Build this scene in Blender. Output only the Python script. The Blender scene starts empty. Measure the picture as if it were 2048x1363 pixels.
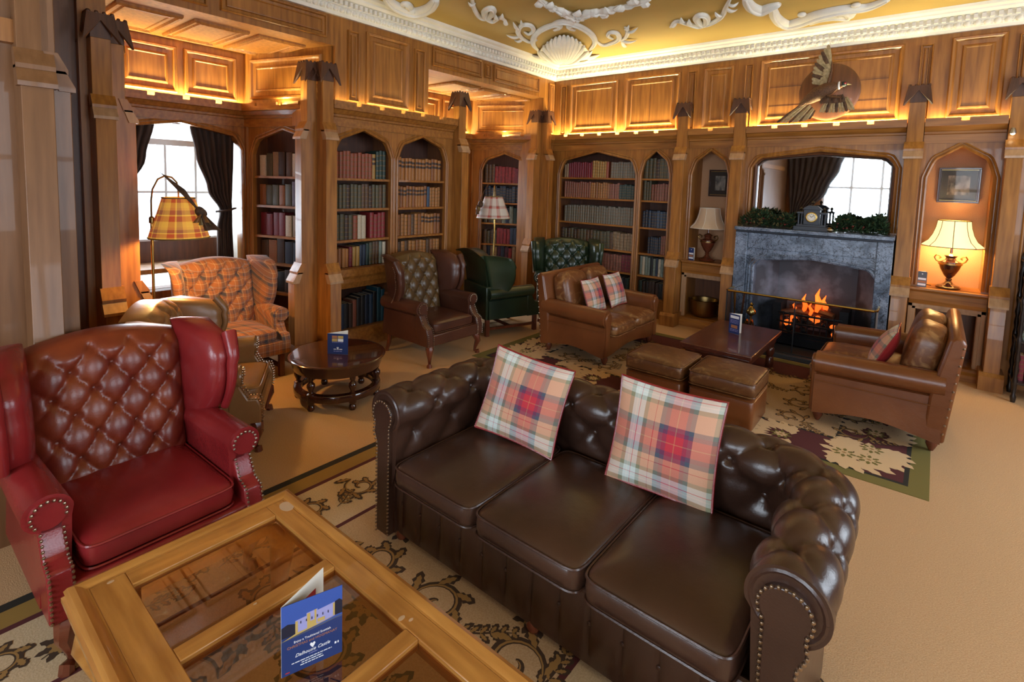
import bpy, bmesh, math, random
import numpy as np
from mathutils import Vector, Matrix
random.seed(7)
PI = math.pi
S = bpy.context.scene
C = S.collection
# ------------------------------------------------------------------ camera
F, CX, CY, H = 1042.7, 1003.5, 457.0, 1.75
YAW, PITCH, ROLL = [math.radians(a) for a in (-39.70, 4.95, 1.68)]
def cam_axes():
    cy, sy, cp, sp = math.cos(YAW), math.sin(YAW), math.cos(PITCH), math.sin(PITCH)
    f = Vector((sy*cp, cy*cp, -sp)); r = Vector((cy, -sy, 0)); u = r.cross(f)
    return math.cos(ROLL)*r + math.sin(ROLL)*u, -math.sin(ROLL)*r + math.cos(ROLL)*u, f
CR, CU, CF = cam_axes()
cd = bpy.data.cameras.new('camera'); co = bpy.data.objects.new('camera', cd); C.objects.link(co)
co.matrix_world = Matrix(((CR.x, CU.x, -CF.x, 0), (CR.y, CU.y, -CF.y, 0), (CR.z, CU.z, -CF.z, H), (0, 0, 0, 1)))
cd.sensor_fit = 'HORIZONTAL'; cd.sensor_width = 36; cd.lens = F*36/2048
cd.shift_x = (1024-CX)/2048; cd.shift_y = (CY-681.5)/2048; cd.clip_start = .05
S.camera = co
def ray(x, y): return CR*((x-CX)/F) - CU*((y-CY)/F) + CF
def onz(x, y, z):
    d = ray(x, y); t = (z-H)/d.z; return Vector((0, 0, H)) + d*t
def ony(x, y, Y):
    d = ray(x, y); t = Y/d.y; return Vector((0, 0, H)) + d*t
def onx(x, y, X):
    d = ray(x, y); t = X/d.x; return Vector((0, 0, H)) + d*t
# ------------------------------------------------------------------ world, exposure
S.view_settings.view_transform = 'Standard'; S.view_settings.look = 'None'
S.view_settings.gamma = 1; S.view_settings.use_curve_mapping = False
S.view_settings.exposure = 0.42
S.cycles.use_denoising = True; S.cycles.max_bounces = 8; S.cycles.diffuse_bounces = 5; S.cycles.glossy_bounces = 4
S.cycles.transparent_max_bounces = 12; S.cycles.sample_clamp_indirect = 6; S.cycles.caustics_reflective = False; S.cycles.caustics_refractive = False
W = bpy.data.worlds.new('world'); S.world = W; W.use_nodes = True
bg = W.node_tree.nodes['Background']; bg.inputs[0].default_value = (.86, .93, 1, 1); bg.inputs[1].default_value = 2.2
def area(name, loc, rot, sx, sy, power, col):
    l = bpy.data.lights.new(name, 'AREA'); l.shape = 'RECTANGLE'; l.size = sx; l.size_y = sy; l.energy = power; l.color = col
    o = bpy.data.objects.new(name, l); C.objects.link(o); o.location = loc; o.rotation_euler = rot; return o
XW, YW, YR, XR = -4.553, 6.65, -2.6, 2.6      # left wall, fireplace wall, rear wall, right wall
DAY = (.80, .91, 1.0); WARM = (1.0, .86, .46)
# daylight through the windows (rear wall, the two bays), plus fill at added windows
area('rear_window_daylight', (-1.4, YR-.22, 1.9), (PI/2, 0, 0), 1.9, 1.9, 92, DAY)
area('rear_window_daylight', (1.2, YR-.22, 1.9), (PI/2, 0, 0), 1.9, 1.9, 92, DAY)  # fill at a second rear window, unseen and added for daylight
area('right_fill_light', (XR+.24, 1.0, 1.9), (PI/2, 0, PI/2), 2.0, 1.9, 55, DAY)  # both right-wall lamps are added fill; their windows are unseen
area('right_fill_light', (XR+.24, 4.4, 1.9), (PI/2, 0, PI/2), 2.0, 1.9, 85, DAY)
area('bay_window_daylight', (-6.30, 1.93, 1.56), (PI/2, 0, -PI/2), .9, 1.2, 40, DAY)
area('bay_window_daylight', (-6.30, 5.36, 1.56), (PI/2, 0, -PI/2), .9, 1.2, 40, DAY)
# ------------------------------------------------------------------ materials
MATS = {}
def newmat(name):
    m = bpy.data.materials.new(name); m.use_nodes = True; nt = m.node_tree
    MATS[name] = m
    return m, nt, nt.nodes['Principled BSDF']
def N(nt, t, **kw):
    n = nt.nodes.new(t)
    for k, v in kw.items():
        if k in n.inputs: n.inputs[k].default_value = v
        else: setattr(n, k, v)
    return n
def ramp(nt, fac, stops, interp='LINEAR'):
    r = nt.nodes.new('ShaderNodeValToRGB'); r.color_ramp.interpolation = interp
    e = r.color_ramp.elements
    while len(e) < len(stops): e.new(.5)
    for k, (p, c) in zip(e, stops): k.position = p; k.color = (*c, 1)
    nt.links.new(fac, r.inputs[0]); return r
def coords(nt, scale=(1, 1, 1), out='Object'):
    t = nt.nodes.new('ShaderNodeTexCoord'); m = nt.nodes.new('ShaderNodeMapping'); m.inputs['Scale'].default_value = scale
    nt.links.new(t.outputs[out], m.inputs[0]); return m.outputs[0]
def bump(nt, b, h, strength=.3, dist=.01):
    n = N(nt, 'ShaderNodeBump', Strength=strength, Distance=dist); nt.links.new(h, n.inputs['Height']); nt.links.new(n.outputs[0], b.inputs['Normal'])
def plain(name, col, rough=.5, metal=0, coat=0, **kw):
    m, nt, b = newmat(name); b.inputs['Base Color'].default_value = (*col, 1); b.inputs['Roughness'].default_value = rough
    b.inputs['Metallic'].default_value = metal; b.inputs['Coat Weight'].default_value = coat
    for k, v in kw.items(): b.inputs[k].default_value = v
    return m
def noisy(name, c0, c1, scale=(8, 8, 8), rough=.5, nscale=1.0, detail=4, coat=0, bmp=0, metal=0, lo=.35, hi=.65, dist=.004, spec=.5):
    m, nt, b = newmat(name); v = coords(nt, scale)
    n = N(nt, 'ShaderNodeTexNoise', Scale=nscale, Detail=detail); nt.links.new(v, n.inputs['Vector'])
    r = ramp(nt, n.outputs[0], [(lo, c0), (hi, c1)]); nt.links.new(r.outputs[0], b.inputs['Base Color'])
    b.inputs['Roughness'].default_value = rough; b.inputs['Coat Weight'].default_value = coat; b.inputs['Metallic'].default_value = metal
    b.inputs['Specular IOR Level'].default_value = spec
    if bmp: bump(nt, b, n.outputs[0], bmp, dist)
    return m
def wood(name, c0, c1, rough=.4, g=(14, 14, 1.2), coat=.15):
    return noisy(name, c0, c1, g, rough, 2.2, 6, coat, .08, lo=.3, hi=.72, dist=.002)
wood('oak', (.215, .077, .012), (.41, .165, .030), .42)
wood('oak_h', (.215, .077, .012), (.41, .165, .030), .42, (1.2, 14, 14))
wood('oak_hy', (.215, .077, .012), (.41, .165, .030), .42, (14, 1.2, 14))
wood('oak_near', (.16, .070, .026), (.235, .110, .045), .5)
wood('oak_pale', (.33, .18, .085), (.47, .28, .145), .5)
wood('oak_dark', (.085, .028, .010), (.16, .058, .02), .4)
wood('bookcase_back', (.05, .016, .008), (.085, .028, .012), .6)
wood('crown_wood', (.06, .022, .010), (.11, .04, .016), .5)
wood('table_wood', (.30, .115, .022), (.50, .23, .05), .28, (1.5, 14, 14), .4)
wood('table_wood_y', (.30, .115, .022), (.50, .23, .05), .28, (14, 1.5, 14), .4)
wood('mahogany', (.028, .007, .004), (.065, .017, .008), .18, (10, 10, 2), .7)
wood('low_table_wood', (.06, .014, .008), (.115, .03, .015), .28, (10, 1.5, 10), .4)
wood('leg_wood', (.10, .022, .010), (.17, .045, .02), .25, (10, 10, 2), .5)
plain('black_wood', (.012, .008, .007), .3, coat=.3)
noisy('carpet', (.50, .30, .15), (.60, .385, .205), (60, 60, 60), .95, 3, 3, 0, .4, dist=.006, spec=.1)
noisy('ceiling_paint', (.46, .30, .07), (.52, .35, .09), (1, 1, 1), .7)
noisy('plaster', (.72, .69, .60), (.80, .77, .69), (6, 6, 6), .6)
noisy('wall_felt', (.42, .22, .11), (.50, .28, .15), (60, 60, 60), .85, 3)
plain('brass', (.75, .52, .16), .22, 1); plain('old_brass', (.30, .19, .07), .32, 1); plain('steel', (.55, .56, .58), .3, 1)
plain('gilt', (.55, .36, .10), .35, .9); plain('tooling', (.17, .095, .03), .45, .4); plain('iron', (.018, .019, .022), .5, .3); plain('nail_brass', (.42, .33, .24), .28, 1)
plain('white_paint', (.82, .84, .85), .4); plain('paper', (.80, .76, .66), .7); plain('page', (.55, .44, .29), .8)
plain('silk', (.62, .47, .32), .6, **{'Sheen Weight': .3}); plain('slate', (.035, .040, .052), .5)
def leather(name, c0, c1, rough=.33, scale=2.5, worn=None):
    m, nt, b = newmat(name); v = coords(nt)
    n = N(nt, 'ShaderNodeTexNoise', Scale=scale, Detail=5); nt.links.new(v, n.inputs['Vector'])
    r = ramp(nt, n.outputs[0], [(.32, c0), (.68, c1)]); col = r.outputs[0]
    if worn:
        w = N(nt, 'ShaderNodeTexNoise', Scale=9, Detail=8, Distortion=2.2); nt.links.new(v, w.inputs['Vector'])
        rw = ramp(nt, w.outputs[0], [(.5, (0, 0, 0)), (.72, (1, 1, 1))])
        mx = nt.nodes.new('ShaderNodeMix'); mx.data_type = 'RGBA'; nt.links.new(rw.outputs[0], mx.inputs[0]); nt.links.new(col, mx.inputs[6]); mx.inputs[7].default_value = (*worn, 1); col = mx.outputs[2]
    nt.links.new(col, b.inputs['Base Color']); b.inputs['Roughness'].default_value = rough; b.inputs['Coat Weight'].default_value = .12; b.inputs['Coat Roughness'].default_value = .25
    n2 = N(nt, 'ShaderNodeTexVoronoi', Scale=160); nt.links.new(v, n2.inputs['Vector'])
    n3 = N(nt, 'ShaderNodeTexNoise', Scale=14, Detail=4); nt.links.new(v, n3.inputs['Vector'])
    ad = N(nt, 'ShaderNodeMath', operation='MULTIPLY_ADD'); ad.inputs[1].default_value = .12; nt.links.new(n2.outputs[0], ad.inputs[0]); nt.links.new(n3.outputs[0], ad.inputs[2])
    bump(nt, b, ad.outputs[0], .22, .008)
    return m
leather('leather_espresso', (.032, .014, .009), (.062, .028, .017), .30)
leather('leather_red', (.17, .010, .012), (.27, .022, .022), .27)
leather('leather_red_back', (.11, .010, .007), (.20, .036, .011), .33, 5)
leather('leather_brown', (.055, .018, .010), (.095, .032, .017), .33)
leather('leather_olive', (.075, .040, .014), (.13, .07, .022), .35)
leather('leather_green', (.012, .022, .013), (.028, .045, .018), .28)
leather('leather_green_pale', (.045, .065, .018), (.075, .10, .026), .35)
leather('leather_tan', (.19, .085, .028), (.30, .145, .05), .35)
leather('leather_cognac', (.13, .038, .011), (.205, .068, .02), .30)
leather('leather_cognac_worn', (.13, .042, .012), (.20, .072, .02), .38, 2.5, (.33, .165, .06))
leather('leather_stool', (.10, .036, .012), (.16, .066, .022), .38, 3, (.24, .125, .045))
def bands(nt, val, stops):
    return ramp(nt, val, stops, 'CONSTANT').outputs[0]
def fr(nt, v, mul, off=0):
    a = N(nt, 'ShaderNodeMath', operation='MULTIPLY_ADD'); a.inputs[1].default_value = mul; a.inputs[2].default_value = off; nt.links.new(v, a.inputs[0])
    f = N(nt, 'ShaderNodeMath', operation='FRACT'); nt.links.new(a.outputs[0], f.inputs[0]); return f.outputs[0]
def plaid(name, su, sv, mul, out='UV', ku=None, rough=.85, mix=.5):
    """woven check: one set of bands along each thread direction, averaged as warp and weft"""
    m, nt, b = newmat(name); t = nt.nodes.new('ShaderNodeTexCoord'); sp = nt.nodes.new('ShaderNodeSeparateXYZ'); nt.links.new(t.outputs[out], sp.inputs[0])
    if out == 'UV': u, v = sp.outputs[0], sp.outputs[1]
    else:
        a1 = N(nt, 'ShaderNodeMath', operation='MULTIPLY_ADD'); nt.links.new(sp.outputs[1], a1.inputs[0]); a1.inputs[1].default_value = .3; nt.links.new(sp.outputs[0], a1.inputs[2])
        a2 = N(nt, 'ShaderNodeMath', operation='MULTIPLY_ADD'); nt.links.new(sp.outputs[1], a2.inputs[0]); a2.inputs[1].default_value = -.42; nt.links.new(sp.outputs[2], a2.inputs[2])
        u, v = a1.outputs[0], a2.outputs[0]
    ca, cb = bands(nt, fr(nt, u, mul), su), bands(nt, fr(nt, v, mul, .13), sv)
    mx = nt.nodes.new('ShaderNodeMix'); mx.data_type = 'RGBA'; mx.inputs[0].default_value = mix; nt.links.new(ca, mx.inputs[6]); nt.links.new(cb, mx.inputs[7])
    nt.links.new(mx.outputs[2], b.inputs['Base Color']); b.inputs['Roughness'].default_value = rough; b.inputs['Sheen Weight'].default_value = .2; b.inputs['Specular IOR Level'].default_value = .2
    n = N(nt, 'ShaderNodeTexNoise', Scale=220, Detail=2); nt.links.new(t.outputs['Object'], n.inputs['Vector']); bump(nt, b, n.outputs[0], .25, .003)
    return m
cr, rd, bl, gr, pe, pu, wh = (.60, .66, .62), (.47, .035, .05), (.075, .09, .12), (.24, .24, .15), (.60, .32, .20), (.15, .04, .085), (.75, .72, .66)
TA = [(0, pe), (.16, gr), (.21, cr), (.25, wh), (.26, cr), (.29, (.5, .05, .1)), (.30, cr), (.36, gr), (.41, pe), (.50, rd), (.505, pe), (.57, bl), (.62, pu), (.67, rd), (.76, (.5, .2, .1)), (.77, rd), (.86, pu), (.91, bl), (.96, pe)]
plaid('wool_check', TA, TA, 1.22)
o1, o2, o3, o4, o5 = (.36, .135, .055), (.32, .12, .05), (.075, .065, .08), (.62, .42, .24), (.20, .10, .065)
TB = [(0, o1), (.20, o4), (.225, o1), (.36, o5), (.40, o3), (.56, o5), (.60, o4), (.625, o1), (.80, o3), (.84, o1), (.90, (.3, .3, .33)), (.93, o1)]
plaid('tartan_upholstery', TB, TB, 7.0, 'Object')
TC = [(0, (.66, .34, .05)), (.28, (.42, .07, .02)), (.55, (.75, .42, .06)), (.62, (.28, .09, .04)), (.85, (.60, .27, .05))]
def shade_mat(name, ramp_stops, mul, emit, trans=.5):
    m = plaid(name, ramp_stops, ramp_stops, mul); nt = m.node_tree; b = nt.nodes['Principled BSDF']
    src = b.inputs['Base Color'].links[0].from_socket
    nt.links.new(src, b.inputs['Emission Color']); b.inputs['Emission Strength'].default_value = emit
    return m
shade_mat('shade_tartan_lit', TC, 3.0, .5)
TD = [(0, (.62, .58, .52)), (.35, (.42, .07, .05)), (.5, (.30, .16, .12)), (.62, (.62, .58, .52))]
plaid('shade_tartan', TD, TD, 3.0)
def silk_lit():
    m, nt, b = newmat('shade_silk_lit'); b.inputs['Base Color'].default_value = (.75, .55, .28, 1); b.inputs['Roughness'].default_value = .7
    b.inputs['Emission Color'].default_value = (1, .72, .32, 1); b.inputs['Emission Strength'].default_value = 1.1
silk_lit()
def marble():
    m, nt, b = newmat('marble'); v = coords(nt)
    n = N(nt, 'ShaderNodeTexNoise', Scale=4, Detail=7, Distortion=1.2); nt.links.new(v, n.inputs['Vector'])
    col = ramp(nt, n.outputs[0], [(.34, (.07, .095, .14)), (.66, (.27, .33, .43))]).outputs[0]
    for sc, w, dk in ((6, .022, .05), (13, .028, .18), (3.2, .012, .1)):
        q = N(nt, 'ShaderNodeTexNoise', Scale=sc, Detail=3, Distortion=2.4); nt.links.new(v, q.inputs['Vector'])
        r = ramp(nt, q.outputs[0], [(.5-w, (1, 1, 1)), (.5, (dk, dk, dk)), (.5+w, (1, 1, 1))])
        mx = nt.nodes.new('ShaderNodeMix'); mx.data_type = 'RGBA'; mx.blend_type = 'MULTIPLY'; mx.inputs[0].default_value = .9; nt.links.new(col, mx.inputs[6]); nt.links.new(r.outputs[0], mx.inputs[7]); col = mx.outputs[2]
    nt.links.new(col, b.inputs['Base Color']); b.inputs['Roughness'].default_value = .28; b.inputs['Coat Weight'].default_value = .3
marble()
noisy('soot', (.06, .068, .085), (.22, .26, .33), (2.5, 2.5, 2.5), .7, 1.2, 5, lo=.4, hi=.62)
def mirror_mat():
    m, nt, b = newmat('mirror_glass'); b.inputs['Base Color'].default_value = (.80, .82, .84, 1); b.inputs['Metallic'].default_value = 1; b.inputs['Roughness'].default_value = .02
mirror_mat()
def thin_glass(name, tint, gloss_ior=1.5, rough=.02):
    m = bpy.data.materials.new(name); MATS[name] = m; m.use_nodes = True; nt = m.node_tree; nt.nodes.clear()
    o = nt.nodes.new('ShaderNodeOutputMaterial'); mx = nt.nodes.new('ShaderNodeMixShader'); t = N(nt, 'ShaderNodeBsdfTransparent'); t.inputs[0].default_value = (*tint, 1)
    g = N(nt, 'ShaderNodeBsdfGlossy', Roughness=rough); f0 = ((gloss_ior-1)/(gloss_ior+1))**2; lw = N(nt, 'ShaderNodeLayerWeight'); pw = N(nt, 'ShaderNodeMath', operation='POWER'); pw.inputs[1].default_value = 4.2; nt.links.new(lw.outputs['Facing'], pw.inputs[0])
    lw.inputs[0].default_value = .5; f = N(nt, 'ShaderNodeMath', operation='MULTIPLY_ADD'); f.inputs[1].default_value = 1-f0; f.inputs[2].default_value = f0; nt.links.new(pw.outputs[0], f.inputs[0])
    nt.links.new(f.outputs[0], mx.inputs[0]); nt.links.new(t.outputs[0], mx.inputs[1]); nt.links.new(g.outputs[0], mx.inputs[2]); nt.links.new(mx.outputs[0], o.inputs[0])
thin_glass('pane_glass', (.97, .98, 1)); thin_glass('table_glass', (.72, .54, .37), 1.9); thin_glass('picture_glass', (.9, .9, .9), 1.18); thin_glass('mesh_screen', (.55, .57, .60), 1.1, .4)
def emis(name, col, s):
    m, nt, b = newmat(name); b.inputs['Base Color'].default_value = (*col, 1); b.inputs['Emission Color'].default_value = (*col, 1); b.inputs['Emission Strength'].default_value = s
emis('flame', (1, .13, .012), 1.8); emis('ember', (1, .16, .02), 1.6); emis('led', (1, .80, .42), 10); emis('bulb', (1, .75, .4), 14)
noisy('curtain_cloth', (.035, .020, .016), (.075, .048, .036), (9, 9, 1.2), .9, 2, 4)
noisy('conifer', (.010, .028, .010), (.035, .075, .022), (30, 30, 30), .7); noisy('leaf_gold', (.16, .12, .03), (.25, .17, .07), (20, 20, 20), .6); plain('berry', (.16, .012, .010), .35)
noisy('feather_dark', (.045, .022, .010), (.11, .055, .025), (30, 30, 30), .8); noisy('feather_pale', (.26, .19, .09), (.42, .33, .18), (40, 40, 40), .8); noisy('bird_body', (.06, .024, .010), (.15, .065, .022), (40, 40, 40), .75, 3)
plain('bird_head', (.01, .02, .018), .4); plain('bird_red', (.25, .02, .02), .6)
noisy('photo_sepia', (.06, .055, .05), (.45, .40, .33), (18, 18, 9), .5, 1.2, 6); plain('mount_grey', (.11, .12, .13), .7); plain('mount_dark', (.055, .04, .03), .7)
plain('bleached_varnish', (.50, .33, .19), .5); plain('frame_wood', (.035, .012, .006), .3, coat=.4)
# printed card colours
plain('print_navy', (.022, .045, .16), .3); plain('print_blue', (.045, .10, .38), .3); plain('print_gold', (.52, .37, .11), .5); plain('print_violet', (.33, .33, .62), .5)
plain('print_white', (.85, .85, .86), .5); plain('print_copper', (.40, .17, .08), .5); plain('print_black', (.012, .014, .03), .5); plain('print_red', (.45, .03, .03), .5); plain('print_grey', (.10, .11, .13), .4)
plain('rug_gold', (.30, .175, .035), .95); plain('rug_olive', (.17, .135, .028), .95); plain('rug_black', (.020, .016, .010), .95); plain('rug_maroon', (.085, .014, .014), .95)
noisy('rug_cream', (.52, .38, .22), (.62, .47, .29), (50, 50, 50), .95, 3, 3, 0, .3, spec=.1); noisy('rug_sand', (.45, .29, .15), (.54, .37, .21), (50, 50, 50), .95, 3, 3, 0, .3, spec=.1)
plain('rug_brown', (.055, .028, .012), .95); plain('rug_ochre', (.33, .18, .05), .95); plain('rug_leaf', (.66, .45, .24), .95)
BOOKC = dict(terracotta=(.25, .055, .022), calf=(.36, .145, .034), calf2=(.25, .088, .024), olive=(.075, .066, .035), brown=(.085, .040, .018), dbrown=(.04, .018, .010), dgreen=(.014, .035, .026),
             red=(.23, .018, .020), crimson=(.16, .010, .020), navy=(.013, .022, .045), blue=(.03, .06, .11), grey=(.15, .13, .095), cream=(.50, .42, .30), pink=(.24, .075, .045), teal=(.010, .06, .085), black=(.012, .011, .012), sage=(.17, .20, .16), gold=(.36, .20, .045), tan=(.24, .15, .075), plum=(.07, .016, .035))
for k, c in BOOKC.items(): noisy('cover_'+k, tuple(x*.72 for x in c), tuple(min(1, x*1.25) for x in c), (25, 25, 25), .5)
# ------------------------------------------------------------------ mesh helpers
class MB:
    def __init__(s, M=None): s.v, s.f, s.m, s.uv, s.M = [], [], [], [], M
    def add(s, vs, fs, mi=0, uvs=None):
        k = len(s.v); M = s.M
        s.v += [tuple(M @ Vector(p)) if M else tuple(p) for p in vs]
        s.uv += uvs if uvs else [(0, 0)]*len(vs)
        s.f += [tuple(k+i for i in f) for f in fs]; s.m += [mi]*len(fs); return s
    def box(s, x0, x1, y0, y1, z0, z1, mi=0):
        return s.add([(x, y, z) for z in (z0, z1) for y in (y0, y1) for x in (x0, x1)], [(0, 2, 3, 1), (4, 5, 7, 6), (0, 1, 5, 4), (2, 6, 7, 3), (0, 4, 6, 2), (1, 3, 7, 5)], mi)
    def prism(s, poly, axis, a, b, mi=0):
        n = len(poly)
        def P(p, t): return (t, p[0], p[1]) if axis == 0 else (p[0], t, p[1]) if axis == 1 else (p[0], p[1], t)
        vs = [P(p, a) for p in poly] + [P(p, b) for p in poly]
        return s.add(vs, [tuple(range(n)), tuple(range(2*n-1, n-1, -1))] + [(i, (i+1) % n, n+(i+1) % n, n+i) for i in range(n)], mi)
    def loft(s, rings, caps=True, mi=0, closed=True, uvs=None):
        n = len(rings[0]); fs = []
        for j in range(len(rings)-1):
            for i in range(n if closed else n-1):
                i2 = (i+1) % n; fs.append((j*n+i, j*n+i2, (j+1)*n+i2, (j+1)*n+i))
        if caps: fs += [tuple(range(n-1, -1, -1)), tuple(range((len(rings)-1)*n, len(rings)*n))]
        return s.add([p for r in rings for p in r], fs, mi, uvs)
    def lathe(s, prof, c=(0, 0, 0), n=16, mi=0, sx=1, sy=1, caps=True):
        return s.loft([[(c[0]+r*sx*math.cos(2*PI*i/n), c[1]+r*sy*math.sin(2*PI*i/n), c[2]+z) for i in range(n)] for r, z in prof], caps, mi)
    def tube(s, pts, r, n=6, mi=0, caps=True, flat=1.0, up=None):
        pts = [Vector(p) for p in pts]; rings = []
        ref = Vector(up) if up else None
        for i, p in enumerate(pts):
            t = (pts[min(i+1, len(pts)-1)] - pts[max(i-1, 0)]).normalized()
            if ref is None: ref = Vector((0, 0, 1)) if abs(t.z) < .9 else Vector((1, 0, 0))
            a = t.cross(ref); a = a.normalized() if a.length > 1e-6 else Vector((1, 0, 0)); b = a.cross(t).normalized()
            if not up: ref = b
            ri = r[i] if isinstance(r, (list, tuple)) else r
            rings.append([tuple(p + (a*math.cos(2*PI*k/n) + b*math.sin(2*PI*k/n)*flat)*ri) for k in range(n)])
        return s.loft(rings, caps, mi)
    def ball(s, c, r, n=10, mi=0, sz=1.0):
        m = max(4, n//2+1)
        return s.lathe([(max(1e-4, r*math.sin(PI*j/m)), -r*sz*math.cos(PI*j/m)) for j in range(m+1)], c, n, mi)
    def grid(s, fn, nu, nv, mi=0, uv=False, closeu=False):
        vs = [fn(i/nu, j/nv) for j in range(nv+1) for i in range(nu+1)]
        return s.add(vs, [(j*(nu+1)+i, j*(nu+1)+i+1, (j+1)*(nu+1)+i+1, (j+1)*(nu+1)+i) for j in range(nv) for i in range(nu)], mi, [(i/nu, j/nv) for j in range(nv+1) for i in range(nu+1)] if uv else None)
    def build(s, name, mats, parent=None, smooth=False, bevel=0, sub=0, angle=.7, fix=True, seg=2):
        me = bpy.data.meshes.new(name); me.from_pydata(s.v, [], s.f)
        for m in ([mats] if isinstance(mats, str) else mats): me.materials.append(MATS[m])
        if any(s.m): me.polygons.foreach_set('material_index', s.m)
        if any(u != (0, 0) for u in s.uv):
            L = me.uv_layers.new(name='UVMap'); li = np.zeros(len(me.loops), dtype=np.int32); me.loops.foreach_get('vertex_index', li)
            L.data.foreach_set('uv', np.array(s.uv, dtype=np.float32)[li].ravel())
        if fix:
            b = bmesh.new(); b.from_mesh(me); bmesh.ops.recalc_face_normals(b, faces=b.faces); b.to_mesh(me); b.free()
        if smooth:
            me.polygons.foreach_set('use_smooth', [True]*len(me.polygons)); me.set_sharp_from_angle(angle=angle)
        o = bpy.data.objects.new(name, me); C.objects.link(o); o.parent = parent
        if bevel:
            bm = o.modifiers.new('bevel', 'BEVEL'); bm.width = bevel; bm.segments = seg; bm.limit_method = 'ANGLE'; bm.angle_limit = .6
            if not smooth: me.polygons.foreach_set('use_smooth', [True]*len(me.polygons)); me.set_sharp_from_angle(angle=angle)
        if sub:
            sm = o.modifiers.new('sub', 'SUBSURF'); sm.levels = sub; sm.render_levels = sub
        return o
def tag(o, label=None, cat=None, group=None, kind=None):
    if label: o['label'] = label
    if cat: o['category'] = cat
    if group: o['group'] = group
    if kind: o['kind'] = kind
    return o
def thing(name, label, cat, loc=(0, 0, 0), rz=0, group=None):
    o = bpy.data.objects.new(name, None); C.objects.link(o); o.location = loc; o.rotation_euler = (0, 0, rz); o.empty_display_size = .1
    return tag(o, label, cat, group)
def copy_of(o, parent=None, name=None):
    c = o.copy(); C.objects.link(c); c.parent = parent
    for ch in o.children: copy_of(ch, c)
    return c
def struct(o): o['kind'] = 'structure'; return o
def wframe(P0, P1):
    """wall frame: u along the wall (left to right seen from the room), w out into the room, z up"""
    d = Vector((P1[0]-P0[0], P1[1]-P0[1], 0)); L = d.length; d.normalize(); n = Vector((d.y, -d.x, 0))
    return Matrix(((d.x, n.x, 0, P0[0]), (d.y, n.y, 0, P0[1]), (0, 0, 1, 0), (0, 0, 0, 1))), L
def arch(ua, ub, zs, za, n=9):
    """Tudor arch: short shoulder curve, then a nearly straight rise to the point"""
    pts = []
    for i in range(-n, n+1):
        e = 1-(1-abs(i)/n)**1.7; t = 1-e; sh = min(.34, .10/((ub-ua)/2))        # samples crowd into the shoulders
        f = .64*math.sin(min(1, t/sh)*PI/2) + (.36*(t-sh)/(1-sh) if t > sh else 0)
        pts.append(((ua+ub)/2 + (ub-ua)/2*math.copysign(e, i), zs+(za-zs)*f))
    return pts
def arch_plate(parent, Mx, u0, u1, z0, z1, ops, w0, w1, name='arch_frame', mat='oak', mould=True):
    """flat front with arched openings; ops = (ua, ub, zbase, zspring, zapex)"""
    b = MB(Mx); us = u0
    for ua, ub, zb, zs, za in ops:
        b.box(us, ua, w0, w1, z0, z1)
        if zb > z0: b.box(ua, ub, w0, w1, z0, zb)
        a = arch(ua, ub, zs, za)
        for (p, q) in zip(a[:-1], a[1:]):
            b.add([(p[0], w1, p[1]), (q[0], w1, q[1]), (q[0], w1, z1), (p[0], w1, z1), (p[0], w0, p[1]), (q[0], w0, q[1]), (q[0], w0, z1), (p[0], w0, z1)], [(0, 1, 2, 3), (0, 4, 5, 1), (7, 6, 5, 4)])
        us = ub
    b.box(us, u1, w0, w1, z0, z1)
    o = b.build(name, mat, parent)
    if mould:
        for ua, ub, zb, zs, za in ops:
            for r, off, wz in ((.016, .012, .004), (.011, .042, .002)):
                a = arch(ua-off, ub+off, zs, za+off*1.1, 12)
                c = MB(Mx); c.tube([(ua-off, w1+wz, zb+.02), (ua-off, w1+wz, zs-.02)] + [(p[0], w1+wz, p[1]) for p in a] + [(ub+off, w1+wz, zs-.02), (ub+off, w1+wz, zb+.02)], r, 6, up=(Mx.col[1].x, Mx.col[1].y, 0) if False else None)
                c.build('arch_moulding', mat, parent, smooth=True)
    return o
PROF = [(0, 0), (0, .016), (.010, .030), (.026, .026), (.040, .008), (.075, .006), (.085, .020), (.097, .022), (.105, .014)]
def panel(parent, Mx, u0, u1, z0, z1, k=1.0, mat='oak', name='panel'):
    k = min(k, (u1-u0)/.26, (z1-z0)/.26); b = MB(Mx); rings = [[(u0+i*k, w, z0+i*k), (u1-i*k, w, z0+i*k), (u1-i*k, w, z1-i*k), (u0+i*k, w, z1-i*k)] for i, w in PROF]
    b.loft(rings, False); b.add(rings[-1], [(0, 1, 2, 3)])
    return b.build(name, mat, parent)
LP = [(0, 2.262), (.014, 2.262), (.014, 2.345), (.030, 2.352), (.034, 2.372), (.048, 2.378), (.078, 2.415), (.098, 2.42), (.098, 2.462), (0, 2.462)]
def ledge(parent, P0, P1, glow=1.0, mat='oak_h', gap=.06, pitch=.285, col=WARM, merlons=True):
    Mx, L = wframe(P0, P1)
    b = MB(Mx); b.loft([[(0, w, z) for w, z in LP], [(L, w, z) for w, z in LP]]); b.build('ledge', mat, parent)
    if merlons:
        n = max(1, round(L/pitch)); p = L/n
        for i in range(n):
            MB(Mx).box(i*p+(gap/2 if i else 0), (i+1)*p-(gap/2 if i < n-1 else 0), .074, .098, 2.462, 2.496).build('merlon', mat, parent)
    if glow:
        c = Mx @ Vector((L/2, .046, 2.468)); d = Mx.col[0]
        o = area('ledge_strip_light', c, (PI, 0, 0), L*.96, .03, 19*L*glow, col); o.rotation_euler = (PI, 0, -math.atan2(d.y, d.x))
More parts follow.
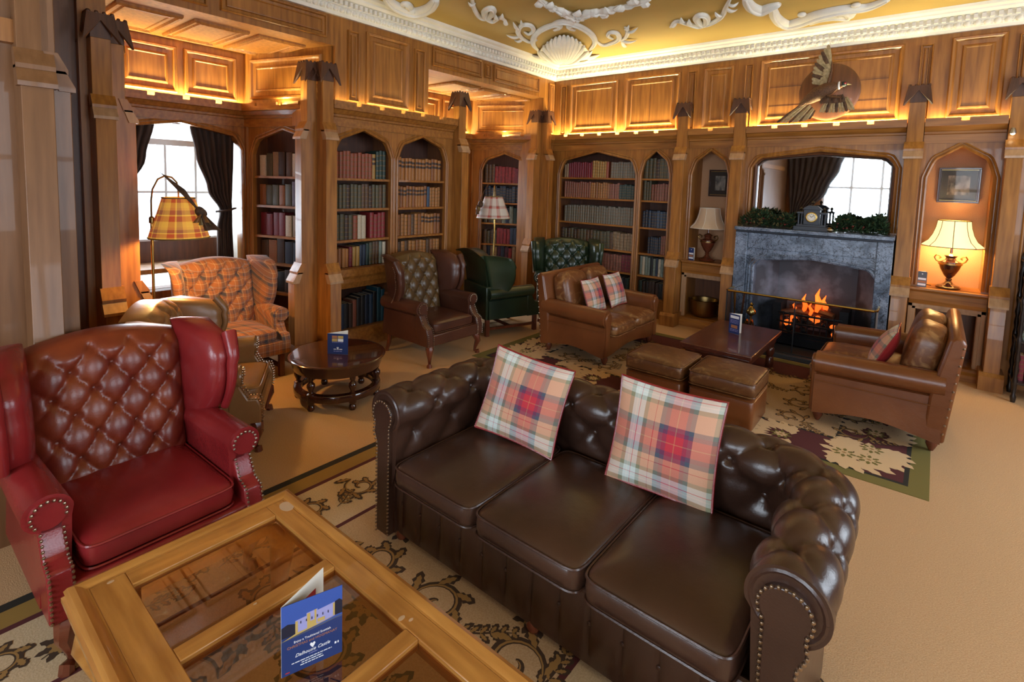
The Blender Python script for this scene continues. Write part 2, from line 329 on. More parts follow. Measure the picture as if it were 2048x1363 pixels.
def buttress(parent, Mx, u0, u1, steps=(.235, .16, .10), zmid=(.77, .945), ztop=(2.12, 2.275), zc=2.655, mat='oak', top=True, plinth=True):
    """stepped buttress pier standing out from the wall frame, with sloped weatherings and a crown"""
    a, b_, c = steps; pr = [(0, 0), (a, 0), (a, zmid[0]), (b_, zmid[1]), (b_, ztop[0]), (c, ztop[1]), (c, zc), (0, zc)]
    m = MB(Mx); m.loft([[(u0, w, z) for w, z in pr], [(u1, w, z) for w, z in pr]]); o = m.build('buttress', mat, parent, bevel=.003)
    if plinth: MB(Mx).prism([(0, 0), (a+.035, 0), (a+.035, .13), (a+.008, .165), (0, .165)], 0, u0-.03, u1+.03).build('plinth', mat, o)
    for (z0, z1), (w0, w1) in ((zmid, (a, b_)), (ztop, (b_, c))):
        for j in (0, 1):      # two stepped tiles on every slope
            za, zb = z0-.012+(z1-z0)*.5*j, z0+(z1-z0)*.5*(j+1); wa, wb = w0+.016+(w1-w0)*.5*j, w0+(w1-w0)*.5*(j+1)+.006
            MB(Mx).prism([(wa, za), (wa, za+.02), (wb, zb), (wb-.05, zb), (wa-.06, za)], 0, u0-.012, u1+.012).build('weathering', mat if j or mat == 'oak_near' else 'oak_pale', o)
    if top:
        h = (u1-u0)/2; uc = (u0+u1)/2; zt, zb = zc+.16, zc-.03
        m = MB(Mx); m.box(u0, u1, 0, c, zc, zt-.01)
        def fp(side, a, z, th):      # a from -1 to 1 across the face; the hood flares outwards downwards
            e = .008+.030*max(0, (zt-z)/(zt-zb))**1.6+th
            return (uc+a*(h+e), c+e, z) if side == 0 else (uc+side*(h+e), c/2+a*(c/2+e), z)
        for side in (0, -1, 1):
            aa = [-1+k/5 for k in range(11)]; az = [zb+(zt-.045-zb)*max(0, 1-abs(a))**.75 for a in aa]
            for k in range(10):
                p = [fp(side, aa[k], az[k], 0), fp(side, aa[k+1], az[k+1], 0), fp(side, aa[k+1], zt, 0), fp(side, aa[k], zt, 0)]; q = [fp(side, aa[k], az[k], .012), fp(side, aa[k+1], az[k+1], .012), fp(side, aa[k+1], zt, .012), fp(side, aa[k], zt, .012)]
                m.add(p+q, [(0, 1, 2, 3), (4, 5, 6, 7), (0, 4, 5, 1), (2, 6, 7, 3)])
            for a in (-1, -.33, .33, 1): m.ball(fp(side, a*.95, zt+.004, .004), .013, 6)
        m.box(u0-.01, u1+.01, 0, c+.012, zt-.012, zt)
        m.build('crown', 'crown_wood', o)
    return o
# ------------------------------------------------------------------ room shell
ZC = 3.50
b = MB(); b.box(-6.6, XR+.15, YR-.15, 7.2, -.1, 0); floor = struct(b.build('floor', 'carpet'))
b = MB(); b.box(-6.6, XR+.15, YR-.15, 7.2, ZC, ZC+.1); ceiling = struct(b.build('ceiling', 'ceiling_paint'))
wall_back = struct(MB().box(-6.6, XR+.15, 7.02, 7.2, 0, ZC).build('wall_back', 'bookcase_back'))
# --- rear wall and right wall with tall sash windows (the first rear one shows in the mirror; the others are added for daylight)
def holed(axis, fixed0, fixed1, a0, a1, holes, mat, name):
    b = MB(); cur = a0
    def bx(p, q, z0, z1):
        if axis == 'x': b.box(p, q, fixed0, fixed1, z0, z1)
        else: b.box(fixed0, fixed1, p, q, z0, z1)
    for h0, h1, z0, z1 in holes:
        bx(cur, h0, 0, ZC); bx(h0, h1, 0, z0); bx(h0, h1, z1, ZC); cur = h1
    bx(cur, a1, 0, ZC); return struct(b.build(name, mat))
wall_rear = holed('x', YR-.15, YR, -4.6, XR+.15, [(-2.35, -.45, .9, 2.9), (.25, 2.15, .9, 2.9)], 'oak', 'wall_rear')
wall_right = holed('y', XR, XR+.15, YR-.15, 7.02, [(0.0, 2.0, .9, 2.9), (3.4, 5.4, .9, 2.9)], 'oak', 'wall_right')
def sash(name, Mx, L, z0, z1, cols, rows, w=0.0, bar=.03):
    fr_ = MB(Mx)
    for u in (0, L-.06): fr_.box(u, u+.06, w-.05, w, z0, z1)
    for z in (z0, z1-.06): fr_.box(.06, L-.06, w-.05, w, z, z+.06)
    o = struct(fr_.build(name, 'white_paint'))
    for i in range(1, cols): MB(Mx).box(L*i/cols-bar/2, L*i/cols+bar/2, w-.04, w-.005, z0+.06, z1-.06).build('glazing_bar', 'white_paint', o)
    for j in range(1, rows): MB(Mx).box(.06, L-.06, w-.045, w-.002, z0+(z1-z0)*j/rows-bar/2, z0+(z1-z0)*j/rows+bar/2).build('glazing_bar', 'white_paint', o)
    for i in range(cols):
        for j in range(rows):
            u0, u1 = max(.06, L*i/cols+bar/2), min(L-.06, L*(i+1)/cols-bar/2); v0, v1 = max(z0+.06, z0+(z1-z0)*j/rows+bar/2), min(z1-.06, z0+(z1-z0)*(j+1)/rows-bar/2)
            MB(Mx).box(u0, u1, w-.026, w-.02, v0, v1).build('pane', 'pane_glass', o)
    return o
for k, (x0, x1) in enumerate(((-2.35, -.45), (.25, 2.15))):
    sash('window_%d' % (3+k), wframe((x1, YR-.06), (x0, YR-.06))[0], x1-x0, .9, 2.9, 3, 2, bar=.06)
for k, (y0, y1) in enumerate(((0., 2.), (3.4, 5.4))):
    sash('window_%d' % (5+k), wframe((XR+.06, y1), (XR+.06, y0))[0], y1-y0, .9, 2.9, 3, 2, bar=.06)  # unseen right-wall windows, put in to carry the fill light
# --- fireplace wall: upper panelling
Mb, _ = wframe((0, YW), (1, YW))          # u = world x on the fireplace wall
up = MB(); up.box(XW, XR, YW, 7.02, 2.262, ZC); up = up.build('upper_panelling', 'oak', wall_back)
for (u0, u1, z0, z1) in ((-4.265, -3.495, 2.50, 3.225), (-3.39, -2.625, 2.50, 3.228), (-2.33, -1.975, 2.50, 3.236), (-1.685, -.36, 2.50, 3.25), (-.005, .385, 2.50, 3.255), (.68, 1.5, 2.5, 3.25), (1.65, 2.5, 2.5, 3.25)):
    panel(up, Mb, u0, u1, z0, z1, 1.05)
for (u0, u1) in ((-4.43, -4.33), (-2.53, -2.42), (-1.845, -1.76), (-.235, -.135), (.46, .56)):
    panel(up, Mb, u0, u1, 2.50, 3.22, .5)
for u in (-3.90, -3.02): MB(Mb).box(u-.003, u+.003, .012, .0155, 2.60, 3.12).build('panel_joint', 'oak_dark', up)
for z in (2.72, 2.93): MB(Mb).box(-1.57, -.47, .012, .0155, z-.003, z+.003).build('panel_joint', 'oak_dark', up)
ledge(wall_back, (XW, YW), (-2.60, YW), 1.0); ledge(wall_back, (-2.46, YW), (-1.915, YW), .12); ledge(wall_back, (-1.775, YW), (-.285, YW), .85); ledge(wall_back, (-.145, YW), (.44, YW), .30); ledge(wall_back, (.56, YW), (2.5, YW), .3)
for u0, u1 in ((-2.60, -2.46), (-1.915, -1.775), (-.285, -.145), (.44, .56)):
    MB(Mb).box(u0, u1, -.35, 0, 0, 2.262).build('pier_core', 'oak', wall_back)
    buttress(wall_back, Mb, u0+.005, u1-.005)
# --- left wall masses: lintel, pier between the bays, corner pier, near block
b = MB()
b.box(XW-.14, XW, .53, YW, 3.02, ZC); b.box(-5.0, XW, 2.9, 4.1, 2.262, 3.02); b.box(-5.0, XW, 2.70, 4.64, 2.262, 2.462)
b.box(-4.98, XW, 6.36, 7.02, 0, 3.02); b.box(-4.98, -4.90, 2.72, 4.62, 0, 2.262)
wall_left = struct(b.build('wall_left', 'oak'))
Ml, _ = wframe((XW, 0), (XW, 1))          # u = world y on the left wall
panel(wall_left, Ml, 3.25, 3.80, 2.52, 3.235, 1.0); panel(wall_left, Ml, 3.03, 3.16, 2.52, 3.2, .5); panel(wall_left, Ml, 3.88, 4.03, 2.52, 3.2, .5)
for u0, u1 in ((.75, 1.75), (1.85, 2.80), (4.15, 4.98), (5.22, 6.22)): panel(wall_left, Ml, u0, u1, 3.07, 3.28, .55)
panel(wall_left, Ml, 5.05, 5.16, 3.09, 3.26, .4); panel(wall_left, Ml, 6.47, 6.60, 2.52, 3.25, .5)
ledge(wall_left, (XW, 2.83), (XW, 4.50), .14); ledge(wall_left, (XW, 6.45), (XW, YW), .6)
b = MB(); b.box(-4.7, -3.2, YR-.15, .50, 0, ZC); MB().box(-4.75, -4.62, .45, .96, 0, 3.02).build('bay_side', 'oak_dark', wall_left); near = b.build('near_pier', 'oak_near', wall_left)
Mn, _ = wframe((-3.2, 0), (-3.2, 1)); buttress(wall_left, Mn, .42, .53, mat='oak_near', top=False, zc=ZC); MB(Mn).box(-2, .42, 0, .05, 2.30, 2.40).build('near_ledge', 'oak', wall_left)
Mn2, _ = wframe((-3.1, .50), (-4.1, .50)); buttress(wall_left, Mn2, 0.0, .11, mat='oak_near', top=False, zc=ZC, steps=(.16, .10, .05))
# bay pillars: a pair of buttresses at right angles on each corner
def corner_pillar(yc, far):
    buttress(wall_left, Ml, yc if far else yc-.115, yc+.115 if far else yc)
    if far: Mx, _ = wframe((XW-.115, yc), (XW, yc)); buttress(wall_left, Mx, 0, .115)
    else: Mx, _ = wframe((XW, yc), (XW-.115, yc)); buttress(wall_left, Mx, 0, .115)
corner_pillar(2.706, True); corner_pillar(6.33, True); corner_pillar(1.09, False); corner_pillar(4.625, False)
MB().box(XW-.115, XW, .93, 1.09, 0, 3.02).build('pier_core', 'oak', wall_left); MB().box(XW-.115, XW, 4.50, 4.625, 0, 2.262).build('pier_core', 'oak', wall_left)
MB().box(XW-.115, XW, 2.706, 2.9, 0, 2.262).build('pier_core', 'oak', wall_left)
# bays
BX = -5.69
def bay(y0, y1, back0, back1, cantx, win, glow, yup):
    """one bay: back wall with the arched window opening, two canted sides, boarded ceiling"""
    back0 = min(back0, yup); Mk, L = wframe((BX, back0), (BX, back1)); wy0, wy1 = win
    o = arch_plate(wall_left, Mk, 0, L, 0, 3.02, [(wy0-back0, wy1-back0, .62, 2.02, 2.25)], -.12, 0, 'bay_back')
    ledge(o, (BX, back0), (BX, back1), glow)
    n = 3; w_ = (L-.1)/n
    for i in range(n): panel(o, Mk, .05+i*w_+.03, .05+(i+1)*w_-.03, 2.52, 2.955, 1.0)
    Mc, L2 = wframe((BX, back1), (cantx, y1)); MB(Mc).box(0, L2, -.06, 0, 2.262, 3.02).build('bay_side', 'oak', wall_left)
    panel(o, Mc, .10, L2-.10, 2.54, 2.95, 1.0); ledge(o, (BX, back1), (cantx, y1), glow*.55)
    Mc2, L3 = wframe((XW-.1, y0), (BX, y0-.2)); MB(Mc2).box(0, L3, -.06, 0, 0, 2.30).build('bay_side', 'oak', wall_left)
    if yup < y0-.1:      # above the ledge the bay runs on over the bookcase
        Mc3, L4 = wframe((XW-.12, yup), (BX, yup)); MB(Mc3).box(0, L4, -.06, 0, 2.262, 3.02).build('bay_side', 'oak', wall_left); MB().box(BX, XW-.14, yup, y0, 2.27, 2.30).build('bay_shelf', 'oak', wall_left)
    else: MB(Mc2).box(0, L3, -.06, 0, 2.30, 3.02).build('bay_side', 'oak', wall_left)
    c = MB().box(BX-.1, XW-.14, min(y0-.3, yup-.05), y1+.1, 3.02, 3.08).build('bay_ceiling', 'oak_hy', wall_left)
    n = 3; p = (y1-y0-.2)/n
    for i in range(n):
        Mq = Matrix(((1, 0, 0, 0), (0, 0, 1, 0), (0, -1, 0, 3.02), (0, 0, 0, 1)))
        panel(c, Mq, BX+.16, XW-.22, y0+.12+i*p, y0+(i+1)*p+.04, .8, name='ceiling_panel')
    MB().box(BX-.14, BX+.05, back1-.005, back1+.16, 0, 2.27).build('corner_post', 'oak', wall_left)
    # window recess: jambs, seat board, glass
    b = MB(); b.box(BX-.46, BX-.12, wy0-.08, wy0, .55, 2.3); MB().box(BX-.46, BX-.12, wy1, wy1+.08, .55, 2.3).build('window_jamb', 'plaster', wall_left); b.box(BX-.46, BX-.12, wy0, wy1, 2.24, 2.32); b.build('window_recess', 'oak_dark', wall_left)  # far jamb coloured pale to mimic daylight on the reveal
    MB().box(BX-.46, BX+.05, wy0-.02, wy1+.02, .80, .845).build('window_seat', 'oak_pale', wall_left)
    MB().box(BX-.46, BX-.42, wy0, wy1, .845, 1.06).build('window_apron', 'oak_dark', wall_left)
    return Mc, L2
Mc1, L1 = bay(1.09, 2.88, .78, 2.54, -4.60, (1.36, 2.50), .9, 1.0)
Mc2, L2 = bay(4.625, 6.50, 4.45, 6.02, -4.66, (4.80, 5.92), .9, 4.12)
sash('window_1', wframe((BX-.44, 1.36), (BX-.44, 2.50))[0], 1.14, 1.02, 2.10, 4, 2, bar=.022)
sash('window_2', wframe((BX-.44, 4.80), (BX-.44, 5.92))[0], 1.12, 1.02, 2.10, 4, 2, bar=.022)
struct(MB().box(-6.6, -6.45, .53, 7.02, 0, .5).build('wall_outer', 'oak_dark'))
# ------------------------------------------------------------------ cornice
def run(name, prof, mat, parent, P0, P1, ext0=0, ext1=0):
    Mx, L = wframe(P0, P1); b = MB(Mx)
    b.loft([[(w if ext0 else 0, w, z) for w, z in prof], [(L-(w if ext1 else 0), w, z) for w, z in prof]]); return b.build(name, mat, parent)
CP = [(0, 3.30), (.03, 3.30), (.04, 3.325), (.065, 3.345), (.07, 3.375), (.085, 3.38), (.085, 3.425), (.13, 3.432), (.155, 3.45), (.16, 3.462), (.20, 3.475), (.215, 3.499), (0, 3.499)]
cornice = struct(run('trim_1', CP, 'plaster', None, (XW, .53), (XW, YW), 0, 1)); c2 = struct(run('trim_2', CP, 'plaster', None, (XW, YW), (XR, YW), 1, 0))
def dentils(parent, P0, P1):
    Mx, L = wframe(P0, P1); d = MB(); d.box(0, .03, .085, .118, 3.386, 3.424); dm = d.build('dentil', 'plaster', parent).data
    e = MB(); e.ball((0, .060, 3.352), .026, 8); e.tube([(.034, .05, 3.33), (.034, .072, 3.37)], .006, 5); em = e.build('egg_and_dart', 'plaster', parent, smooth=True).data
    dv, ev = MB(Mx), MB(Mx)
    def rep(src, pitch, mb):
        vs = [v.co.copy() for v in src.vertices]; fs = [tuple(p.vertices) for p in src.polygons]
        u = .09
        while u < L-.12: mb.add([(v.x+u, v.y, v.z) for v in vs], fs); u += pitch
    rep(dm, .056, dv); rep(em, .07, ev)
    for o in [o for o in parent.children if o.data in (dm, em)]: bpy.data.objects.remove(o)
    tag(dv.build('dentil_course', 'plaster', parent, fix=False), kind='stuff'); tag(ev.build('egg_and_dart_course', 'plaster', parent, smooth=True, fix=False), kind='stuff')
dentils(cornice, (XW, .6), (XW, YW)); dentils(c2, (XW, YW), (1.2, YW))
# ------------------------------------------------------------------ bookcases
def bookcase(label, P0, P1, cols, shelves, zsill, zspring, zapex, lower=None, depth=.32, z1=2.262, group=None):
    """built-in bookcase: arched oak front, back board, shelves column by column; cols = (ua, ub)"""
    Mx, L = wframe(P0, P1); t = thing('bookcase', label, 'bookcase', group=group)
    ops = [(a, c, zsill, zspring, zapex) for a, c in cols]
    if lower:
        arch_plate(t, Mx, 0, L, zsill-.0, z1, ops, -.035, 0, mat='oak')
        b = MB(Mx); b.box(0, cols[0][0], -.035, 0, 0, zsill); b.box(cols[-1][1], L, -.035, 0, 0, zsill); b.box(cols[0][0], cols[-1][1], -.035, 0, 0, lower[0]); b.build('lower_frame', 'oak', t)
        MB(Mx).prism([(-.035, lower[1]), (.02, lower[1]), (.03, lower[1]+.03), (.045, lower[1]+.06), (.045, lower[1]+.10), (.065, lower[1]+.13), (.065, zsill), (-.035, zsill)], 0, cols[0][0]-.05, cols[-1][1]+.05).build('sill_moulding', 'oak_h', t)
        MB(Mx).box(cols[0][0], cols[-1][1], -depth, -.035, lower[0]-.03, lower[0]).build('shelf', 'oak_h', t)
        MB(Mx).prism([(0, 0), (.035, 0), (.035, .12), (.015, .16), (.015, .19), (0, .2)], 0, 0, L).build('base_moulding', 'oak_h', t)
    else: arch_plate(t, Mx, 0, L, 0, z1, ops, -.035, 0, mat='oak')
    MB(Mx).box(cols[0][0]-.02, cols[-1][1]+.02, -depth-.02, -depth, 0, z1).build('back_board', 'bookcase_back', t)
    for a, c in cols:
        for q in (a-.02, c): MB(Mx).box(q, q+.02, -depth, -.035, 0, z1).build('side_board', 'oak_dark', t)
    for a, c in cols:
        for z in shelves: MB(Mx).box(a, c, -depth, -.012, z-.024, z).build('shelf', 'oak_h', t)
    return Mx
BM = {}
def book_mesh(col, style):
    k = (col, style)
    if k in BM: return BM[k]
    b = MB(); n = 6
    sp = [(-.5+i/n, -.045+.045*math.sin(PI*i/n)**.6) for i in range(n+1)]
    b.loft([[(x, y, z) for x, y in sp] for z in (0, 1)], False, 0, False)
    b.add([(-.5, -1, 0), (-.5, -.045, 0), (-.5, -.045, 1), (-.5, -1, 1)], [(0, 1, 2, 3)]); b.add([(.5, -1, 0), (.5, -.045, 0), (.5, -.045, 1), (.5, -1, 1)], [(0, 1, 2, 3)])
    b.box(-.42, .42, -.96, -.03, .012, .985, 1)
    if style:
        zs = (.12, .30, .48, .66, .84) if style == 1 else (.62, .80)
        for z in zs:
            h = .014 if style == 1 else .05
            b.loft([[(x*1.03, y+.012, zz) for x, y in sp] for zz in (z-h, z+h)], False, 2, False)
    me = b.build('book', ['cover_'+col, 'page', 'tooling' if style == 1 else 'cover_dbrown'], None, fix=False).data
    bpy.data.objects.remove(bpy.data.objects[[o.name for o in bpy.data.objects if o.data == me][0]])
    BM[k] = me; return me
ALT = dict(olive=('olive', 'brown', 'olive', 'dbrown'), mixed=('brown', 'tan', 'olive', 'dbrown', 'calf2', 'grey'), calf=('calf', 'calf', 'calf2'), calf2=('calf2', 'calf', 'brown'), dark=('black', 'dgreen', 'navy', 'dbrown', 'black'), reds=('red', 'crimson', 'terracotta'),
           blues=('navy', 'blue', 'navy'), mix2=('navy', 'cream', 'tan', 'dgreen', 'black', 'sage', 'brown'), warm=('red', 'terracotta', 'tan', 'navy', 'cream', 'plum'))
WORD = dict(terracotta='terracotta', calf='pale calf', calf2='brown calf', olive='olive-brown', brown='brown', dbrown='dark brown', dgreen='dark green', red='red', crimson='crimson', navy='navy', blue='blue', grey='grey-brown', cream='cream', pink='dusty pink', teal='teal', black='black', sage='sage', gold='golden', tan='tan', plum='plum')
NB = [0]; STUFF = []
def shelf_books(P0, P1, ua, ub, z, runs, hmax, where, depth=.20, back=.055, single=True, jitter=.06):
    """one row of books; runs = (colour or mix, count, height share, style); widths fill the row"""
    Mx, L = wframe(P0, P1); d = Mx.col[0]; ang = math.atan2(-d.y, -d.x)
    tot = sum(c for _, c, _, _ in runs); wid = (ub-ua-.012)/max(tot, 1); u = ua+.006
    for col, cnt, hs, st in runs:
        for i in range(cnt):
            c = random.choice(ALT[col]) if col in ALT else col
            if col == 'gap': u += wid; continue
            w = wid*random.uniform(.86, 1.0); h = hmax*hs*(1+random.uniform(-jitter, jitter*.4)); dp = depth*random.uniform(.88, 1.05)
            p = Mx @ Vector((u+wid/2, -back-random.uniform(0, .012), z))
            if single and NB[0] < 300:
                o = bpy.data.objects.new('book', book_mesh(c, st)); C.objects.link(o); NB[0] += 1
                o.location = p; o.rotation_euler = (0, 0, ang); o.scale = (w, dp, h)
                tag(o, '%s leather book %s' % (WORD[c], where), 'book', 'books '+where)
            else: STUFF.append((c, st, p, ang, (w, dp, h)))
            u += wid
def stuff_books():
    mats = []; b = MB()
    for c, st, p, ang, s in STUFF:
        me = book_mesh(c, st); names = [m.name for m in me.materials]
        for n in names:
            if n not in mats: mats.append(n)
        M4 = Matrix.Translation(p) @ Matrix.Rotation(ang, 4, 'Z') @ Matrix.Diagonal((*s, 1)); k = len(b.v)
        b.v += [tuple(M4 @ v.co) for v in me.vertices]; b.uv += [(0, 0)]*len(me.vertices)
        for pl in me.polygons: b.f.append(tuple(k+i for i in pl.vertices)); b.m.append(mats.index(names[pl.material_index]))
    tag(b.build('small_books', mats, None, fix=False), 'rows of small old books on the far shelves of the corner bookcases', 'books', kind='stuff')
# two-arched bookcase between the bays
A0, A1 = (XW, 2.82), (XW, 4.50); y0 = 2.82
bookcase('two-arched oak bookcase built in between the two window bays', A0, A1, [(2.89-y0, 3.575-y0), (3.675-y0, 4.39-y0)], [1.757, 1.45, 1.13], .845, 1.98, 2.245, (.20, .64))
la, lb, ra, rb = 2.89-y0, 3.575-y0, 3.675-y0, 4.39-y0
W_ = 'of the two-arched bookcase'
shelf_books(A0, A1, la, lb, 1.757, [('terracotta', 11, 1, 1), ('gold', 1, .98, 2), ('dgreen', 3, 1.12, 1)], .27, 'at the top left '+W_)
shelf_books(A0, A1, ra, rb, 1.757, [('calf', 14, 1, 2)], .25, 'at the top right '+W_)
shelf_books(A0, A1, la, lb, 1.45, [('olive', 15, 1, 1)], .25, 'on the second left shelf '+W_)
shelf_books(A0, A1, ra, rb, 1.45, [('calf', 11, 1, 2), ('blue', 1, 1.05, 0), ('calf', 4, .98, 1)], .24, 'on the second right shelf '+W_)
shelf_books(A0, A1, la, lb, 1.13, [('olive', 5, 1, 1), ('terracotta', 1, .95, 1), ('cream', 2, .98, 0), ('gap', 1, 1, 0), ('red', 4, 1.02, 1)], .26, 'on the third left shelf '+W_)
shelf_books(A0, A1, ra, rb, 1.13, [('calf2', 8, 1, 1), ('calf', 6, .98, 2)], .25, 'on the third right shelf '+W_)
shelf_books(A0, A1, la, lb, .845, [('calf2', 5, .82, 0), ('crimson', 1, .9, 1), ('gold', 2, .9, 0), ('dark', 3, .95, 0), ('olive', 3, 1, 1), ('sage', 1, 1, 0), ('cream', 1, .98, 0)], .24, 'on the fourth left shelf '+W_)
shelf_books(A0, A1, ra, rb, .845, [('calf2', 13, 1, 1)], .22, 'on the fourth right shelf '+W_)
shelf_books(A0, A1, la, lb, .20, [('dark', 5, .8, 0), ('pink', 1, .85, 0), ('dark', 3, .95, 0), ('blue', 1, 1, 0), ('black', 1, 1, 0), ('teal', 2, 1.12, 0)], .33, 'in the low compartment '+W_)
shelf_books(A0, A1, ra, rb, .20, [('dark', 8, .9, 0)], .33, 'in the low compartment '+W_, single=False)
# bookcase on the canted side of the window bay
B0, B1 = (BX+.02, 2.547), (-4.66, 2.872)
bookcase('narrow arched bookcase beside the bright bay window', B0, B1, [(.10, L1-.22)], [1.757, 1.45, 1.13, .84, .53, .22], .19, 1.98, 2.23, depth=.19)
W_ = 'of the bookcase beside the bay window'
for k, (z, rn) in enumerate(((1.757, [('cream', 1, .9, 0), ('mixed', 4, .95, 0), ('cream', 1, 1.02, 0), ('olive', 3, 1, 0)]), (1.45, [('mixed', 5, .85, 0), ('plum', 1, .95, 0), ('mixed', 3, 1, 0)]), (1.13, [('reds', 4, .95, 0), ('cream', 1, .92, 0), ('tan', 1, .95, 0), ('warm', 3, .9, 0)]), (.84, [('mixed', 3, 1, 0), ('navy', 3, .95, 0), ('sage', 1, .95, 0)]), (.53, [('dark', 7, .9, 0)]))):
    shelf_books(B0, B1, .11, L1-.23, z, rn, .26, 'on the %s shelf ' % ('top', 'second', 'third', 'fourth', 'fifth')[k]+W_, depth=.125, jitter=.12)
# fireplace-wall bookcase (wide arch and narrow arch)
D0, D1 = (XW+.02, YW), (-2.60, YW); x0 = XW+.02
bookcase('oak bookcase with one wide and one narrow arch on the fireplace wall', D0, D1, [(-4.40-x0, -3.175-x0), (-3.09-x0, -2.70-x0)], [1.873, 1.58, 1.215, .862, .56, .26], .235, 1.92, 2.235)
wa, wb, na, nb = -4.40-x0, -3.175-x0, -3.09-x0, -2.70-x0
W_ = 'of the fireplace-wall bookcase'
shelf_books(D0, D1, wa+.02, wb, 1.873, [('tan', 2, .9, 0), ('crimson', 11, 1, 0), ('gold', 6, 1.08, 1), ('terracotta', 1, 1.08, 0), ('gap', 1, 1, 0), ('grey', 11, 1, 1)], .225, 'on the top wide shelf '+W_)
shelf_books(D0, D1, wa+.03, wb, 1.58, [('pink', 12, 1, 1), ('calf', 8, .97, 1), ('pink', 4, .95, 1), ('dgreen', 7, .88, 1)], .23, 'on the second wide shelf '+W_)
shelf_books(D0, D1, wa+.05, wb, 1.215, [('grey', 30, 1, 1)], .25, 'on the third wide shelf '+W_)
shelf_books(D0, D1, na, nb, 1.873, [('olive', 6, 1, 1), ('grey', 1, 1, 0)], .27, 'on the top narrow shelf '+W_)
shelf_books(D0, D1, na, nb, 1.58, [('olive', 3, 1.1, 1), ('pink', 7, .95, 1)], .24, 'on the second narrow shelf '+W_)
shelf_books(D0, D1, na, nb, 1.215, [('blues', 9, 1, 1)], .23, 'on the third narrow shelf '+W_)
shelf_books(D0, D1, na+.10, nb, .862, [('navy', 6, .95, 1), ('pink', 3, 1.05, 1)], .24, 'on the fourth narrow shelf '+W_)
shelf_books(D0, D1, na, nb, .56, [('mix2', 10, 1, 0)], .25, 'on the fifth narrow shelf '+W_)
shelf_books(D0, D1, wa, wb, .862, [('olive', 16, .95, 1), ('tan', 6, .95, 1)], .26, 'on the fourth wide shelf '+W_)
shelf_books(D0, D1, wa+.3, wb, .56, [('pink', 16, .95, 1), ('crimson', 4, 1, 1)], .25, 'on the fifth wide shelf '+W_, single=False)
shelf_books(D0, D1, na, nb, .26, [('dark', 8, .9, 0)], .24, '', single=False); shelf_books(D0, D1, wa+.5, wb, .26, [('dark', 16, .9, 0)], .24, '', single=False)
# bookcase in the far bay
E0, E1 = (BX+.03, 6.03), (-4.72, 6.475)
bookcase('narrow arched bookcase in the far bay behind the dark green armchair', E0, E1, [(.18, L2-.26)], [1.757, 1.45, 1.13, .80, .50, .22], .19, 1.95, 2.2, depth=.26)
for k, (z, rn) in enumerate(((1.757, [('brown', 3, 1.1, 1), ('red', 6, .98, 0), ('crimson', 3, .95, 0)]), (1.45, [('navy', 13, .95, 1)]), (1.13, [('olive', 4, .9, 0), ('mix2', 7, 1, 0)]), (.80, [('olive', 4, .8, 1), ('red', 4, 1, 0), ('navy', 3, 1, 0), ('red', 1, 1.05, 0)]), (.50, [('warm', 11, 1, 0)]))):
    shelf_books(E0, E1, .19, L2-.27, z, rn, .26, '', single=False, jitter=.1)
# bookcase right of the niche, seen as a sliver behind the stand
G0, G1 = (.56, YW), (2.2, YW)
bookcase('dark bookcase in the corner beyond the lit lamp niche', G0, G1, [(.10, 1.5)], [1.873, 1.58, 1.215, .862, .56], .235, 1.92, 2.235)
for z in (1.58, 1.215, .862): shelf_books(G0, G1, .12, .8, z, [('dark', 14, 1, 1)], .25, '', single=False)
stuff_books()
# ------------------------------------------------------------------ niches beside the fireplace
def niche_unit(u0, u1):
    """arched lamp niche over a moulded sill and an open compartment"""
    a, c = u0+.055, u1-.055
    t = arch_plate(wall_back, Mb, u0, u1, .66, 2.262, [(a, c, .845, 1.93, 2.225)], -.04, 0, 'niche_front')
    b = MB(Mb); b.box(u0, a+.01, -.04, 0, 0, .66); b.box(c-.01, u1, -.04, 0, 0, .66); b.box(a, c, -.04, 0, 0, .12); b.build('compartment_front', 'oak', t)
    MB(Mb).box(u0, u1, -.365, -.35, .845, 2.262).build('niche_back', 'wall_felt', t)
    MB(Mb).box(u0, u1, -.365, -.35, 0, .80).build('compartment_back', 'oak_dark', t)
    b = MB(Mb); b.box(a-.02, a, -.35, -.04, .12, 2.262); b.box(c, c+.02, -.35, -.04, .12, 2.262); b.box(u0, u1, -.35, -.04, 2.235, 2.262); b.build('niche_reveal', 'oak', t)
    MB(Mb).box(a, c, -.35, -.04, .09, .12).build('compartment_floor', 'oak_h', t)
    MB(Mb).prism([(-.35, .80), (.05, .80), (.06, .815), (.085, .825), (.085, .845), (-.35, .845)], 0, u0+.005, u1-.005).build('niche_sill', 'oak_h', t)
    MB(Mb).prism([(-.01, .68), (.035, .68), (.045, .72), (.05, .80), (-.01, .80)], 0, u0+.005, u1-.005).build('sill_moulding', 'oak_h', t)
    b = MB(Mb)
    for i, w, q in ((0, .028, .03), (.03, .016, .025)):
        b.box(u0+.005+i, u0+.005+i+q, 0, w, .10, .68); b.box(u1-.005-i-q, u1-.005-i, 0, w, .10, .68); b.box(u0+.005+i, u1-.005-i, 0, w, .68-i-q, .68-i)
    b.build('compartment_frame', 'oak_pale', t)
    MB(Mb).prism([(0, 0), (.09, 0), (.09, .06), (.06, .085), (.06, .11), (0, .12)], 0, u0+.005, u1-.005).build('base_moulding', 'oak_h', t)
niche_unit(-2.46, -1.915); niche_unit(-.145, .44)
